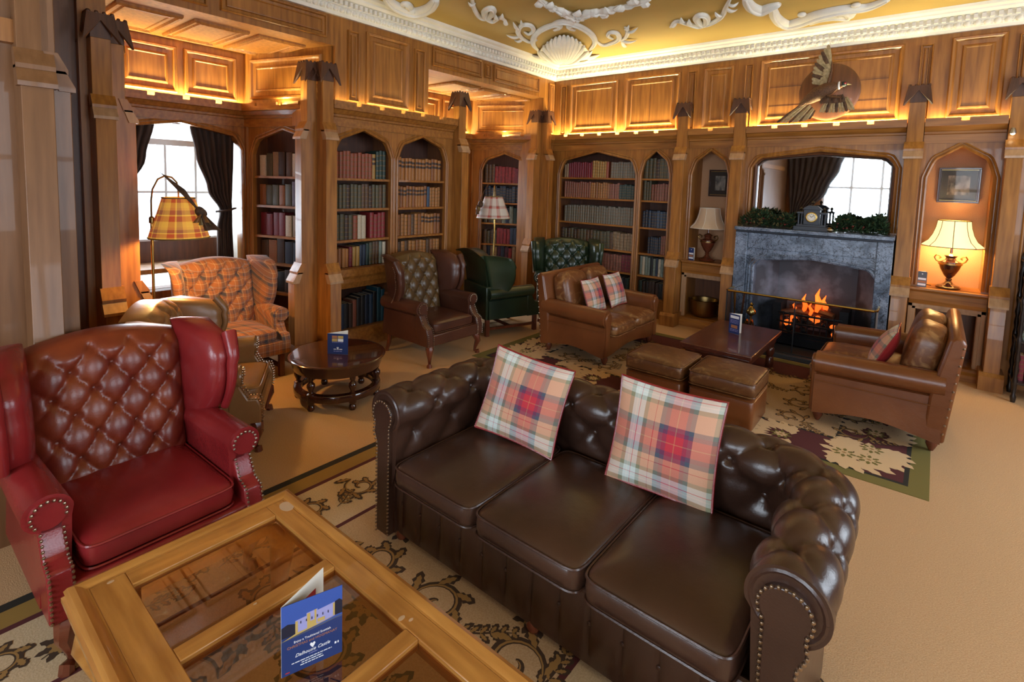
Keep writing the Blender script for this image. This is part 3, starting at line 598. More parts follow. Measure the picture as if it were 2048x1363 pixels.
# ------------------------------------------------------------------ fireplace
fp = thing('fireplace', 'grey veined marble fireplace with a Tudor-arched opening and lit fire', 'fireplace', (0, 0, 0))
FY = 6.42; Mf, _ = wframe((0, FY), (1, FY)); fa, fc = -1.765, -.295
arch_plate(fp, Mf, fa, fc, 0, 1.285, [(-1.55, -.42, 0, .90, 1.035)], -.10, 0, 'surround', 'marble', False)
b = MB(Mf)
for r, off, wz in ((.018, .012, 0), (.012, .05, .004), (.008, .075, .004)):
    a = arch(-1.55-off, -.42+off, .90, 1.035+off*.6, 12)
    b.tube([(-1.55-off, wz, .02), (-1.55-off, wz, .88)] + [(p[0], wz, p[1]) for p in a] + [(-.42+off, wz, .88), (-.42+off, wz, .02)], r, 6)
b.build('opening_moulding', 'marble', fp, smooth=True)
for u0, u1 in ((fa-.004, fa+.125), (fc-.125, fc+.004)): MB(Mf).box(u0, u1, 0, .022, 0, 1.285).build('jamb', 'marble', fp, bevel=.004)
MB(Mf).box(fa+.13, fc-.13, .0, .012, 1.10, 1.275).build('frieze', 'marble', fp, bevel=.004)
MB(Mf).box(fa-.008, fc+.008, -.23, .075, 1.30, 1.34).build('mantel_shelf', 'marble', fp, bevel=.006); MB(Mf).box(fa, fc, -.1, .045, 1.275, 1.30).build('shelf_moulding', 'slate', fp, bevel=.01)
b = MB(); b.box(fa, fc, FY+.03, YW-.02, 1.06, 1.27); b.build('chimney_block', 'soot', fp)
b = MB(); b.add([(-1.56, FY+.08, 0), (-1.38, 6.86, 0), (-.60, 6.86, 0), (-.41, FY+.08, 0), (-1.56, FY+.08, 1.06), (-1.38, 6.86, 1.06), (-.60, 6.86, 1.06), (-.41, FY+.08, 1.06)], [(0, 1, 5, 4), (1, 2, 6, 5), (2, 3, 7, 6), (0, 1, 2, 3)]); b.build('fire_back', 'soot', fp)
MB().box(-1.72, -.33, 6.02, 6.43, 0, .05).build('hearth', 'slate', fp, bevel=.008)
b = MB()
for z in (.20, .30, .40): b.tube([(-1.28, 6.56, z), (-1.28, 6.50, z), (-1.2, 6.46, z), (-.76, 6.46, z), (-.68, 6.50, z), (-.68, 6.56, z)], .012, 6)
for k in range(9): x = -1.22+.48*k/8+.0; b.tube([(x, 6.46, .18), (x, 6.46, .42)], .007, 5)
b.box(-1.34, -1.26, 6.5, 6.8, .05, .5); b.box(-.70, -.62, 6.5, 6.8, .05, .5); b.box(-1.3, -.66, 6.48, 6.8, .14, .18); b.box(-1.30, -.66, 6.44, 6.47, .06, .15)
b.build('grate', 'iron', fp)
for k in range(22):
    x, y, z = random.uniform(-1.22, -.74), random.uniform(6.50, 6.72), random.uniform(.20, .36); b = MB(); r = random.uniform(.028, .05)
    b.lathe([(.01, -r), (r*.8, -r*.5), (r, 0), (r*.7, r*.6), (.01, r*.8)], (x, y, z), 6); b.build('coal', 'ember' if k % 4 == 0 else 'iron', fp)
for (x, y, z, L, a) in ((-1.12, 6.58, .40, .34, .3), (-.88, 6.60, .43, .30, -.5), (-1.0, 6.66, .46, .4, .1)):
    b = MB(); b.tube([(x-L/2*math.cos(a), y-L/2*math.sin(a), z-.02), (x, y, z+.015), (x+L/2*math.cos(a), y+L/2*math.sin(a), z)], [.035, .042, .032], 8); b.build('log', 'oak_dark', fp, smooth=True)
for (x, y, z, h, r) in ((-1.05, 6.60, .42, .20, .045), (-.92, 6.60, .44, .26, .06), (-.86, 6.62, .43, .20, .05), (-.98, 6.56, .40, .14, .035), (-1.14, 6.58, .40, .12, .03)):
    b = MB(); b.tube([(x, y, z), (x+.015, y, z+h*.35), (x-.012, y, z+h*.7), (x+.01, y, z+h)], [r*.7, r, r*.55, .004], 7, flat=.6); b.build('flame', 'flame', fp, smooth=True)
pl = bpy.data.lights.new('fire_glow', 'POINT'); pl.energy = 1.2; pl.color = (1, .36, .08); pl.shadow_soft_size = .12; po = bpy.data.objects.new('fire_glow', pl); C.objects.link(po); po.location = (-.98, 6.52, .55)
# over-mantel arch and mirror
om = arch_plate(wall_back, Mb, -1.775, -.285, 1.34, 2.262, [(-1.70, -.345, 1.34, 2.02, 2.20)], -.05, 0, 'overmantel_arch')
mr = thing('mirror', 'large arched mirror above the fireplace', 'mirror', (0, 0, 0))
MB(Mb).box(-1.775, -.285, -.30, -.09, 1.30, 2.262).build('mirror_backing', 'oak_dark', mr)
b = MB(Mb); po_ = [(-1.655, 1.345)] + [(p[0], p[1]) for p in arch(-1.655, -.375, 2.04, 2.165)] + [(-.375, 1.345)]
b.add([(u, -.07, z) for u, z in po_], [tuple(range(len(po_)))]); b.build('mirror_glass', 'mirror_glass', mr)
b = MB(Mb); b.tube([(u, -.066, z) for u, z in po_], .013, 6, caps=False); b.build('bevelled_edge', 'steel', mr, smooth=True)
b = MB(Mb); b.tube([(u*1.0+(-.022 if u < -1.01 else .022), -.055, z+(.02 if z > 1.4 else 0)) for u, z in po_], .018, 6, caps=False); b.build('mirror_frame', 'oak_dark', mr, smooth=True)
# fender with brass rail and wire screen
fd = thing('fire_fender', 'brass-railed wire fender standing round the hearth', 'fender', (0, 0, 0))
fpts = [(-1.74, 6.36, .63), (-1.74, 6.12, .63), (-1.72, 6.09, .63), (-.38, 6.09, .63), (-.36, 6.12, .63), (-.36, 6.36, .63)]
MB().tube(fpts, .0125, 8).build('rail', 'brass', fd, smooth=True); MB().tube([(x, y, .055) for x, y, z in fpts], .008, 6).build('foot_rail', 'iron', fd, smooth=True)
b = MB()
for (p, q) in zip(fpts[:-1], fpts[1:]): b.add([(p[0], p[1], .055), (q[0], q[1], .055), (q[0], q[1], .62), (p[0], p[1], .62)], [(0, 1, 2, 3)])
b.build('wire_screen', 'mesh_screen', fd)
for x, y in ((-1.735, 6.10), (-.365, 6.10), (-1.05, 6.09)): MB().tube([(x, y, .05), (x, y, .63)], .007, 6).build('post', 'iron', fd)
# fire irons on a brass stand
ti = thing('fire_iron_stand', 'brass companion stand holding poker and brush beside the hearth', 'fire irons', (-1.50, 6.22, .05))
MB().lathe([(.001, 0), (.075, 0), (.08, .012), (.03, .025), (.012, .05), (.010, .30), (.02, .31), (.05, .335), (.052, .36), (.03, .40), (.012, .42), (.022, .44), (.001, .46)], n=14).build('stand', 'brass', ti, smooth=True)
for k in range(4):
    a = PI/4+k*PI/2; b = MB(); b.tube([(.07*math.cos(a)*s+.02*math.cos(a), .02*math.sin(a)-.05, .22+.05*math.sin(2*PI*s)) for s in [i/8 for i in range(9)]], .006, 5); b.build('scroll', 'brass', ti, smooth=True)
pk = tag(MB().tube([(-1.66, 6.26, .055), (-1.68, 6.24, .35), (-1.685, 6.235, .50), (-1.69, 6.23, .60)], [.006, .006, .012, .014], 7).build('poker', 'brass', None, smooth=True), 'brass-handled poker leaning in the left corner of the fender', 'poker')
br = thing('hearth_brush', 'wooden hearth brush leaning beside the brass poker', 'brush'); MB().tube([(-1.62, 6.28, .3), (-1.59, 6.26, .6)], .011, 7).build('handle', 'oak_dark', br, smooth=True); MB().tube([(-1.655, 6.30, .06), (-1.62, 6.28, .3)], [.035, .016], 8).build('bristles', 'feather_dark', br, smooth=True)
# ------------------------------------------------------------------ mantel clock and greenery
ck = thing('mantel_clock', 'black slate temple-shaped mantel clock with a gilt dial', 'clock', (-1.02, 6.47, 1.3402))
MB().box(-.165, .165, -.06, .06, 0, .045).build('base', 'slate', ck, bevel=.004); MB().box(-.14, .14, -.052, .052, .045, .065).build('plinth', 'slate', ck, bevel=.003)
MB().box(-.075, .075, -.045, .045, .065, .225).build('body', 'slate', ck, bevel=.003)
for x in (-.125, -.095, .095, .125): MB().lathe([(.012, .065), (.010, .075), (.009, .17), (.012, .18)], (x, -.025, 0), 8).build('column', 'slate', ck, smooth=True)
for s in (-1, 1): MB().box(s*.11-.03, s*.11+.03, -.045, .045, .18, .2).build('entablature', 'slate', ck, bevel=.003)
MB().prism([(-.09, .225), (.09, .225), (.075, .245), (.04, .27), (-.04, .27), (-.075, .245)], 1, -.05, .05).build('pediment', 'slate', ck, bevel=.003)
for x, z in ((-.11, .2), (.11, .2), (0, .27)): MB().lathe([(.001, 0), (.016, 0), (.008, .012), (.018, .028), (.012, .042), (.001, .052)], (x, 0, z), 10).build('finial', 'black_wood', ck, smooth=True)
b = MB(); b.M = Matrix.Rotation(PI/2, 4, 'X'); b.lathe([(.001, .046), (.052, .046), (.056, .050), (.048, .054), (.047, .049), (.001, .049)], (0, .145, 0), 24); dl = b.build('dial', 'gilt', ck, smooth=True)
b = MB(); b.M = Matrix.Rotation(PI/2, 4, 'X'); b.lathe([(.001, .050), (.040, .050), (.040, .0515), (.001, .0515)], (0, .145, 0), 24); b.build('dial_face', 'paper', dl)
for k in range(12): a = k*PI/6; MB().box(.034*math.cos(a)-.0025, .034*math.cos(a)+.0025, -.0535, -.0515, .145+.034*math.sin(a)-.0035, .145+.034*math.sin(a)+.0035).build('hour_mark', 'print_black', dl)
for a, L in ((2.2, .024), (.7, .034)): MB().tube([(0, -.054, .145), (L*math.cos(a), -.054, .145+L*math.sin(a))], .0018, 4).build('hand', 'print_black', dl)
def garland(name, label, x0, x1, seed, berries, pale):
    random.seed(seed); t = thing(name, label, 'garland', ((x0+x1)/2, 6.46, 1.34)); L = (x1-x0)/2
    b = MB(); g = MB(); br_ = []
    for k in range(2600):
        c = Vector((random.uniform(-L, L), random.uniform(-.055, .06), 0)); hh = (.155+.035*math.sin(c.x*17+seed))*(1-abs(c.x/L)**6*.4); c.z = random.uniform(.015, hh)
        d = Vector((random.uniform(-1, 1), random.uniform(-.9, .5), random.uniform(-.2, .9))).normalized(); ln = random.uniform(.04, .075); s = d.cross(Vector((0, 0, 1)) if abs(d.z) < .9 else Vector((1, 0, 0))).normalized()*random.uniform(.008, .015); n = d.cross(s).normalized()*.003
        e = c+d*ln; e.z = max(e.z, .004)
        (g if random.random() < pale*(1.2 if c.x < -L*.2 else .5) else b).add([c-s*.4, c+d*ln*.5+s+n, e, c+d*ln*.5-s+n], [(0, 1, 2), (0, 2, 3)])
    b.build('foliage', 'conifer', t, fix=False)['kind'] = 'stuff'; g.build('pale_leaves', 'leaf_gold', t, fix=False)['kind'] = 'stuff'
    for k in range(berries):
        x = random.uniform(-L*.9, L*.9); MB().ball((x, random.uniform(-.07, -.02), random.uniform(.04, .12)), random.uniform(.008, .013), 8).build('berry', 'berry', t, smooth=True)
garland('mantel_garland', 'evergreen garland with red berries left of the mantel clock', -1.72, -1.20, 3, 26, .28)
garland('mantel_garland', 'dense dark green conifer garland right of the mantel clock', -.80, -.37, 5, 12, .04)
bb = thing('bauble', 'small dark patterned ball beside the mantel clock', 'ornament', (-.835, 6.385, 1.34)); MB().ball((0, 0, .027), .027, 14).build('ball', 'old_brass', bb, smooth=True)
b = MB(); b.tube([(.0275*math.cos(a), .0275*math.sin(a), .027) for a in [k*PI/8 for k in range(17)]], .002, 5); b.build('band', 'paper', bb)
# ------------------------------------------------------------------ table lamps, framed pictures, cards, pan
def table_lamp(label, loc, lit):
    t = thing('table_lamp', label, 'lamp', loc)
    MB().lathe([(.001, 0), (.095, 0), (.10, .012), (.085, .028), (.06, .035), (.035, .05), (.022, .075), (.028, .09), (.020, .10), (.045, .13), (.075, .19), (.088, .235), (.082, .262), (.045, .28), (.038, .30), (.055, .325), (.03, .34), (.012, .35), (.010, .40), (.001, .40)], n=20).build('urn_base', 'mahogany' if lit else 'leg_wood', t, smooth=True)
    for s in (-1, 1): MB().tube([(s*.075, 0, .25), (s*.11, 0, .27), (s*.125, 0, .30), (s*.11, 0, .325), (s*.085, 0, .315), (s*.075, 0, .30), (s*.09, 0, .29)], .008, 6).build('handle', 'old_brass', t, smooth=True)
    MB().lathe([(.078, .24), (.094, .235), (.094, .248), (.078, .252)], n=20).build('collar_band', 'old_brass', t, smooth=True)
    b = MB(); n = 48
    prof = [(.125, .67), (.135, .60), (.155, .53), (.185, .47), (.235, .425), (.240, .415)]
    def R(r, k, z): return r*(1-.035*abs(math.sin(4*2*PI*k/n)))
    b.loft([[(R(r, k, z)*math.cos(2*PI*k/n), R(r, k, z)*math.sin(2*PI*k/n), z) for k in range(n)] for r, z in prof], False)
    sh = b.build('shade', 'shade_silk_lit' if lit else 'silk', t, smooth=True)
    for r, z in ((.126, .67), (.240, .415)): MB().tube([(R(r, k, z)*math.cos(2*PI*k/n), R(r, k, z)*math.sin(2*PI*k/n), z) for k in range(n+1)], .004, 5).build('shade_binding', 'paper' if not lit else 'leaf_gold', sh, smooth=True)
    for k in range(8):
        a = 2*PI*k/8; MB().tube([(r*1.004*math.cos(a), r*1.004*math.sin(a), z) for r, z in prof], .003, 4).build('shade_seam', 'leaf_gold' if lit else 'paper', sh)
    if lit:
        MB().ball((0, 0, .52), .03, 10).build('bulb', 'bulb', t)
        l = bpy.data.lights.new('lamp_light', 'POINT'); l.energy = 26; l.color = (1, .66, .26); l.shadow_soft_size = .05; o = bpy.data.objects.new('lamp_light', l); C.objects.link(o); o.parent = t; o.location = (0, 0, .50)
    return t
table_lamp('unlit urn table lamp with a cream silk shade in the niche left of the fire', (-2.21, 6.80, .845), False)
table_lamp('lit urn table lamp with a glowing bell shade in the niche right of the fire', (.15, 6.79, .845), True)
MB().tube([(.02, 6.80, .852), (-.03, 6.82, .853), (-.06, 6.88, .853), (-.05, 6.99, .86)], .004, 5).build('lamp_flex', 'black_wood', None, smooth=True)
tag(bpy.data.objects['lamp_flex'], 'black flex of the lit table lamp trailing across the niche sill', 'cable')
def picture(label, x0, x1, z0, z1, mount, m=.045):
    t = thing('framed_picture', label, 'picture', ((x0+x1)/2, 6.99, (z0+z1)/2)); w, h = (x1-x0)/2, (z1-z0)/2
    b = MB()
    for i, j, d in ((0, .014, .025), (.014, .022, .016)):
        b.box(-w+i, w-i, -d, 0, h-j, h-i); b.box(-w+i, w-i, -d, 0, -h+i, -h+j); b.box(-w+i, -w+j, -d, 0, -h+j, h-j); b.box(w-j, w-i, -d, 0, -h+j, h-j)
    b.build('frame', 'frame_wood', t, bevel=.002); MB().box(-w+.02, w-.02, -.008, 0, -h+.02, h-.02).build('mount', mount, t)
    b = MB()
    for s in (-1, 1): b.box(-w+.02, w-.02, -.0175, -.0165, s*(h-.0215)-.0015, s*(h-.0215)+.0015)
    b.build('gilt_slip', 'gilt', t); MB().box(-w+.022+m, w-.022-m, -.0095, -.008, -h+.022+m, h-.022-m).build('print', 'photo_sepia', t); MB().box(-w+.02, w-.02, -.0125, -.0115, -h+.02, h-.02).build('glazing', 'picture_glass', t)
picture('small framed old photograph hanging above the unlit lamp', -2.30, -2.02, 1.665, 2.005, 'mount_dark', .055); picture('framed sepia view hanging above the lit lamp', -.005, .318, 1.69, 2.04, 'mount_grey', .055)
pn = thing('copper_pan', 'old brass preserving pan in the compartment under the unlit lamp', 'pan', (-2.21, 6.80, .12))
MB().lathe([(.001, 0), (.125, 0), (.15, .02), (.168, .07), (.178, .16), (.182, .215), (.188, .22), (.182, .222), (.172, .216), (.165, .15), (.15, .05), (.12, .012), (.001, .012)], n=28).build('bowl', 'old_brass', pn, smooth=True)
for s in (0, 1): MB().tube([(.18*math.cos(a0), .18*math.sin(a0), .18) if False else ((.185+.03*math.sin(PI*k/6))*math.cos(s*PI-.1+.03*k), (.185+.03*math.sin(PI*k/6))*math.sin(s*PI-.1+.03*k), .17+.0*k) for k in range(7)], .007, 6).build('handle', 'brass', pn, smooth=True)
# ------------------------------------------------------------------ mounted pheasant
ph = thing('mounted_pheasant', 'stuffed cock pheasant in flight mounted on a round wooden plaque', 'taxidermy', (-1.0, YW-.028, 2.83))
b = MB(); b.M = Matrix.Rotation(PI/2, 4, 'X'); b.lathe([(.001, 0), (.285, 0), (.285, .012), (.262, .024), (.001, .024)], (.02, 0, 0), 44, sy=1.05); b.build('plaque', 'oak_dark', ph, smooth=True)
MB().tube([(-.23, -.08, -.12), (-.16, -.10, -.085), (-.07, -.12, -.03), (.02, -.13, .01), (.08, -.13, .03), (.115, -.13, .038), (.15, -.13, .045)], [.018, .05, .075, .072, .050, .034, .03], 14).build('body', 'bird_body', ph, smooth=True)
MB().ball((.165, -.13, .05), .033, 12, sz=.9).build('head', 'bird_head', ph, smooth=True); MB().tube([(.19, -.13, .05), (.232, -.13, .038)], [.012, .002], 7).build('beak', 'feather_pale', ph, smooth=True)
MB().ball((.180, -.155, .055), .013, 8).build('wattle', 'bird_red', ph, smooth=True); MB().tube([(.125, -.13+.034*math.cos(a), .040+.034*math.sin(a)) for a in [k*PI/6 for k in range(13)]], .009, 6).build('neck_ring', 'print_white', ph, smooth=True)
def feathers(name, roots, tips, w, mats, par):
    for k, (a, L) in enumerate(tips):
        d = Vector((math.cos(a), -.08, math.sin(a))).normalized(); p0 = Vector(roots(k)); s = Vector((-d.z, 0, d.x))*w; y = Vector((0, -.006*(k % 3), 0))
        b = MB(); b.add([p0-s*.4+y, p0+s*.4+y, p0+d*L*.55+s+y, p0+d*L*.93+s*.75+y, p0+d*L+y, p0+d*L*.93-s*.75+y, p0+d*L*.55-s+y, p0+d*L*.5+y-Vector((0, .008, 0))], [(0, 1, 7), (1, 2, 7), (2, 3, 7), (3, 4, 7), (4, 5, 7), (5, 6, 7), (6, 0, 7)]); b.build(name, mats[k % len(mats)], par, fix=False)
up_w = MB().tube([(.02, -.11, .03), (.03, -.12, .10), (.045, -.12, .20), (.04, -.11, .30)], [.045, .035, .022, .008], 8, flat=.5).build('upper_wing', 'bird_body', ph, smooth=True)
feathers('wing_feather', lambda k: (.035, -.105, .07+.016*k), [(2.98-.125*k, .17+.008*k) for k in range(11)], .021, ['feather_pale', 'feather_pale', 'feather_dark'], up_w)
feathers('covert', lambda k: (.04, -.115, .05+.02*k), [(2.95-.13*k, .10) for k in range(8)], .020, ['feather_pale'], up_w)
lo_w = MB().tube([(.0, -.12, -.03), (.06, -.14, -.075), (.13, -.14, -.085), (.20, -.13, -.09)], [.045, .036, .024, .008], 8, flat=.5).build('lower_wing', 'bird_body', ph, smooth=True)
feathers('wing_feather', lambda k: (.03+.017*k, -.125, -.08), [(-1.95+.085*k, .165) for k in range(11)], .016, ['feather_pale', 'feather_pale', 'feather_dark'], lo_w)
feathers('covert', lambda k: (.0+.02*k, -.135, -.055), [(-1.9+.07*k, .09) for k in range(9)], .018, ['feather_dark', 'bird_body'], lo_w)
tl = MB().tube([(-.16, -.10, -.09), (-.27, -.09, -.17)], [.05, .02], 8, flat=.6).build('tail', 'bird_body', ph, smooth=True)
feathers('tail_feather', lambda k: (-.17+.010*k, -.09-.002*k, -.09-.012*k), [(-2.46+.045*k, .36-.028*k) for k in range(10)], .015, ['feather_dark', 'feather_pale', 'feather_pale'], tl)
# ------------------------------------------------------------------ upholstery helpers
random.seed(11)
def tuft(u, v):
    """diamond buttoning: 0 at a button, 1 on the crown of a diamond; buttons where u, v are integers of equal parity"""
    p, q = (u+v)/2, (u-v)/2
    dp, dq = abs(p-round(p)), abs(q-round(q)); d2 = (dp*dp+dq*dq)*2
    return .52*(abs(math.sin(PI*p)*math.sin(PI*q)))**.42 + .48*(1-math.exp(-d2/.035))
def sgn(x, e): return math.copysign(abs(x)**e, x)
def pad(b, c, a, e1=.35, e2=.25, nu=36, nv=14, crown=0, rot=None, mi=0, wr=0):
    """rounded upholstered block (superellipsoid), half sizes a"""
    rings = []
    for j in range(nv+1):
        t = -PI/2+PI*j/nv; cz, sz = sgn(math.cos(t), e1), sgn(math.sin(t), e1); ring = []
        for i in range(nu):
            w = 2*PI*i/nu; x, y = a[0]*cz*sgn(math.cos(w), e2), a[1]*cz*sgn(math.sin(w), e2); z = a[2]*sz
            if crown and z > 0: z += crown*(1-(x/a[0])**2)*(1-(y/a[1])**2)
            if wr: z += wr*math.sin(x*31+y*17)*math.cos(y*23-x*9)
            p = Vector((x, y, z)); p = rot @ p if rot else p
            ring.append((c[0]+p.x, c[1]+p.y, c[2]+p.z))
        rings.append(ring)
    return b.loft(rings, True, mi)
def piping(parent, c, a, z, e2, mat, r=.006, rot=None, name='piping'):
    pts = []
    for i in range(49):
        w = 2*PI*i/48; p = Vector((a[0]*sgn(math.cos(w), e2), a[1]*sgn(math.sin(w), e2), z)); p = rot @ p if rot else p; pts.append((c[0]+p.x, c[1]+p.y, c[2]+p.z))
    return MB().tube(pts, r, 5, caps=False).build(name, mat, parent, smooth=True)
BTN = {}
def button(parent, p, n, mat, r=.011):
    if (mat, r) not in BTN:
        o = MB().lathe([(.001, -r*.4), (r, -r*.3), (r*.9, r*.25), (r*.5, r*.5), (.001, r*.55)], n=10).build('button', mat, None, smooth=True); BTN[(mat, r)] = o.data; bpy.data.objects.remove(o)
    o = bpy.data.objects.new('button', BTN[(mat, r)]); C.objects.link(o); o.parent = parent; o.location = p; o.rotation_mode = 'QUATERNION'; o.rotation_quaternion = Vector(n).to_track_quat('Z', 'Y'); return o
def nails(parent, pts, mat='nail_brass', r=.0062, step=.0185, close=False):
    b = MB(); pts = [Vector(p) for p in pts]; acc = 0; prev = pts[0]; b.ball(prev, r, 6)
    for q in pts[1:]:
        seg = (q-prev).length
        while acc+seg >= step:
            k = (step-acc)/seg; prev = prev.lerp(q, k); b.ball(prev, r, 6); seg = (q-prev).length; acc = 0
        acc += seg; prev = q
    o = b.build('nail_trim', mat, parent, smooth=True, fix=False); o['kind'] = 'stuff'; return o
def cabriole(parent, x, y, sx, sy, h, mat='leg_wood', name='leg'):
    pts = [(x, y, h), (x+sx*.02, y+sy*.02, h*.82), (x+sx*.028, y+sy*.028, h*.62), (x+sx*.012, y+sy*.012, h*.32), (x+sx*.006, y+sy*.006, h*.12), (x+sx*.026, y+sy*.026, .022), (x+sx*.026, y+sy*.026, .0)]
    return MB().tube(pts, [.036, .038, .030, .018, .014, .024, .026], 8).build(name, mat, parent, smooth=True)
# ------------------------------------------------------------------ chesterfield sofa
def chesterfield(label, loc):
    t = thing('chesterfield_sofa', label, 'sofa', loc); lm = 'leather_espresso'
    hx, yb, yf, rc = .86, .335, -.43, .20
    path = []
    def seg(p, q, n): return [(p[0]+(q[0]-p[0])*i/n, p[1]+(q[1]-p[1])*i/n) for i in range(n)]
    path += [(p, (-1, 0)) for p in seg((-hx, yf), (-hx, yb-rc), 44)]
    path += [((-hx+rc-rc*math.cos(a), yb-rc+rc*math.sin(a)), (-math.cos(a), math.sin(a))) for a in [PI/2*i/22 for i in range(22)]]
    path += [(p, (0, 1)) for p in seg((-hx+rc, yb), (hx-rc, yb), 104)]
    path += [((hx-rc+rc*math.sin(a), yb-rc+rc*math.cos(a)), (math.sin(a), math.cos(a))) for a in [PI/2*i/22 for i in range(22)]]
    path += [(p, (1, 0)) for p in seg((hx, yb-rc), (hx, yf), 44)] + [((hx, yf), (1, 0))]
    s = [0]
    for (p, _), (q, _) in zip(path[:-1], path[1:]): s.append(s[-1]+math.hypot(q[0]-p[0], q[1]-p[1]))
    ncell = 2*round(s[-1]/.128/2); su = s[-1]/ncell
    prof = [(-.070, .34)] + [(-.075-.012*k/8, .36+.22*k/8) for k in range(9)]
    zc, r = .632, .108
    prof += [(r*math.cos(math.radians(a)), zc+r*math.sin(math.radians(a))) for a in range(196, -86, -7)]
    ntuft = len(prof); prof += [(.035, .50), (.038, .38), (.040, .22), (.040, .035)]
    T = [0]
    for p, q in zip(prof[:-1], prof[1:]): T.append(T[-1]+math.hypot(q[0]-p[0], q[1]-p[1]))
    sv = .132; v0 = T[2]
    def P(i, j, d=0):
        (p, n), (o, z) = path[i], prof[j]; a, c = prof[max(j-1, 0)], prof[min(j+1, len(prof)-1)]
        tx, tz = c[0]-a[0], c[1]-a[1]; L = math.hypot(tx, tz); nx, nz = -tz/L, tx/L       # out of the surface
        return Vector((p[0]+n[0]*(o+nx*d), p[1]+n[1]*(o+nx*d), z+nz*d)), Vector((n[0]*nx, n[1]*nx, nz))
    rings = []
    for i in range(len(path)):
        ring = []
        for j in range(len(prof)):
            u, v = s[i]/su, (T[j]-v0)/sv
            w = min(1, max(0, (T[j]-.02)/.08))*min(1, max(0, (T[ntuft-9]-T[j])/.10))*min(1, s[i]/.09, (s[-1]-s[i])/.09)
            d = (tuft(u, v)-.80)*.056*w
            ring.append(tuple(P(i, j, d)[0]))
        rings.append(ring)
    shell = MB().loft(rings, True, 0, True).build('arms_and_back', lm, t, smooth=True, angle=1.2)
    for a in range(1, ncell):
        for v in range(0, 5):
            if (a+v) % 2: continue
            i = min(range(len(s)), key=lambda k: abs(s[k]-a*su)); j = min(range(ntuft), key=lambda k: abs(T[k]-v0-v*sv))
            if T[j] > T[ntuft-9]-.06: continue
            p, n = P(i, j, -.035); button(shell, p, n, lm, .014)
    # front scroll panels with nail trim
    for sx in (-1, 1):
        key = [(.036, .04), (.036, .48), (.060, .53)] + [(.068*math.cos(math.radians(a)), zc-.005+.068*math.sin(math.radians(a))) for a in range(-40, 221, 20)] + [(-.052, .54), (-.052, .04)]
        b = MB(); b.prism([(sx*(hx+o), z) for o, z in key], 1, yf-.022, yf+.02); b.build('scroll_panel', lm, t, bevel=.006)
        nails(t, [(sx*(hx+o), yf-.024, z) for o, z in key])
        b = MB(); b.box(sx*hx-.062 if sx > 0 else -hx-.030, sx*hx+.030 if sx > 0 else -hx+.062, yf+.01, yb, .05, .42); b.build('arm_core', lm, t)
        b = MB(); n = 26; b.tube([(sx*hx+sx*.092*math.cos(2*PI*k/n), yf+.008, zc+.092*math.sin(2*PI*k/n)) for k in range(n+1)], .012, 6, caps=False); b.build('scroll_roll', lm, t, smooth=True)
    # pleated seat rail and base
    def rail(u, v):
        x = -.80+1.6*u; z = .04+.29*v; d = abs(math.sin(PI*x/.128))**.5*.014*math.sin(PI*v)**.4; return (x, yf+.035-d, z)
    b = MB(); b.grid(rail, 150, 8); b.build('seat_rail', lm, t, smooth=True)
    for k in range(-6, 7):
        if k: button(t, (k*.128, yf+.032, .20), (0, -1, 0), lm, .009)
    b = MB(); b.box(-.80, .80, yf+.04, yb+.03, .04, .30); b.build('base', lm, t); MB().tube([(-.80, yf+.025, .325), (.80, yf+.025, .325)], .016, 8).build('rail_welt', lm, t, smooth=True)
    w = .252
    for k in (-1, 0, 1):
        b = MB(); pad(b, (k*2*w, -.135, .385), (w-.003, .345, .062), .42, .16, 44, 14, .018); c = b.build('seat_cushion', lm, t, smooth=True)
        piping(c, (k*2*w, -.135, .385), (w-.006, .345), .040, .16, lm, .005); piping(c, (k*2*w, -.135, .385), (w-.006, .345), -.042, .16, lm, .005)
    for x in (-.80, .80, 0):
        for y in (yf+.06, yb-.05): MB().lathe([(.022, 0), (.030, .012), (.032, .03), (.026, .05)], (x, y, 0), 12).build('foot', 'leg_wood', t, smooth=True)
    return t
chesterfield('dark brown buttoned three-seat leather chesterfield sofa with studded scroll arms', (-1.085, 1.945, .009))
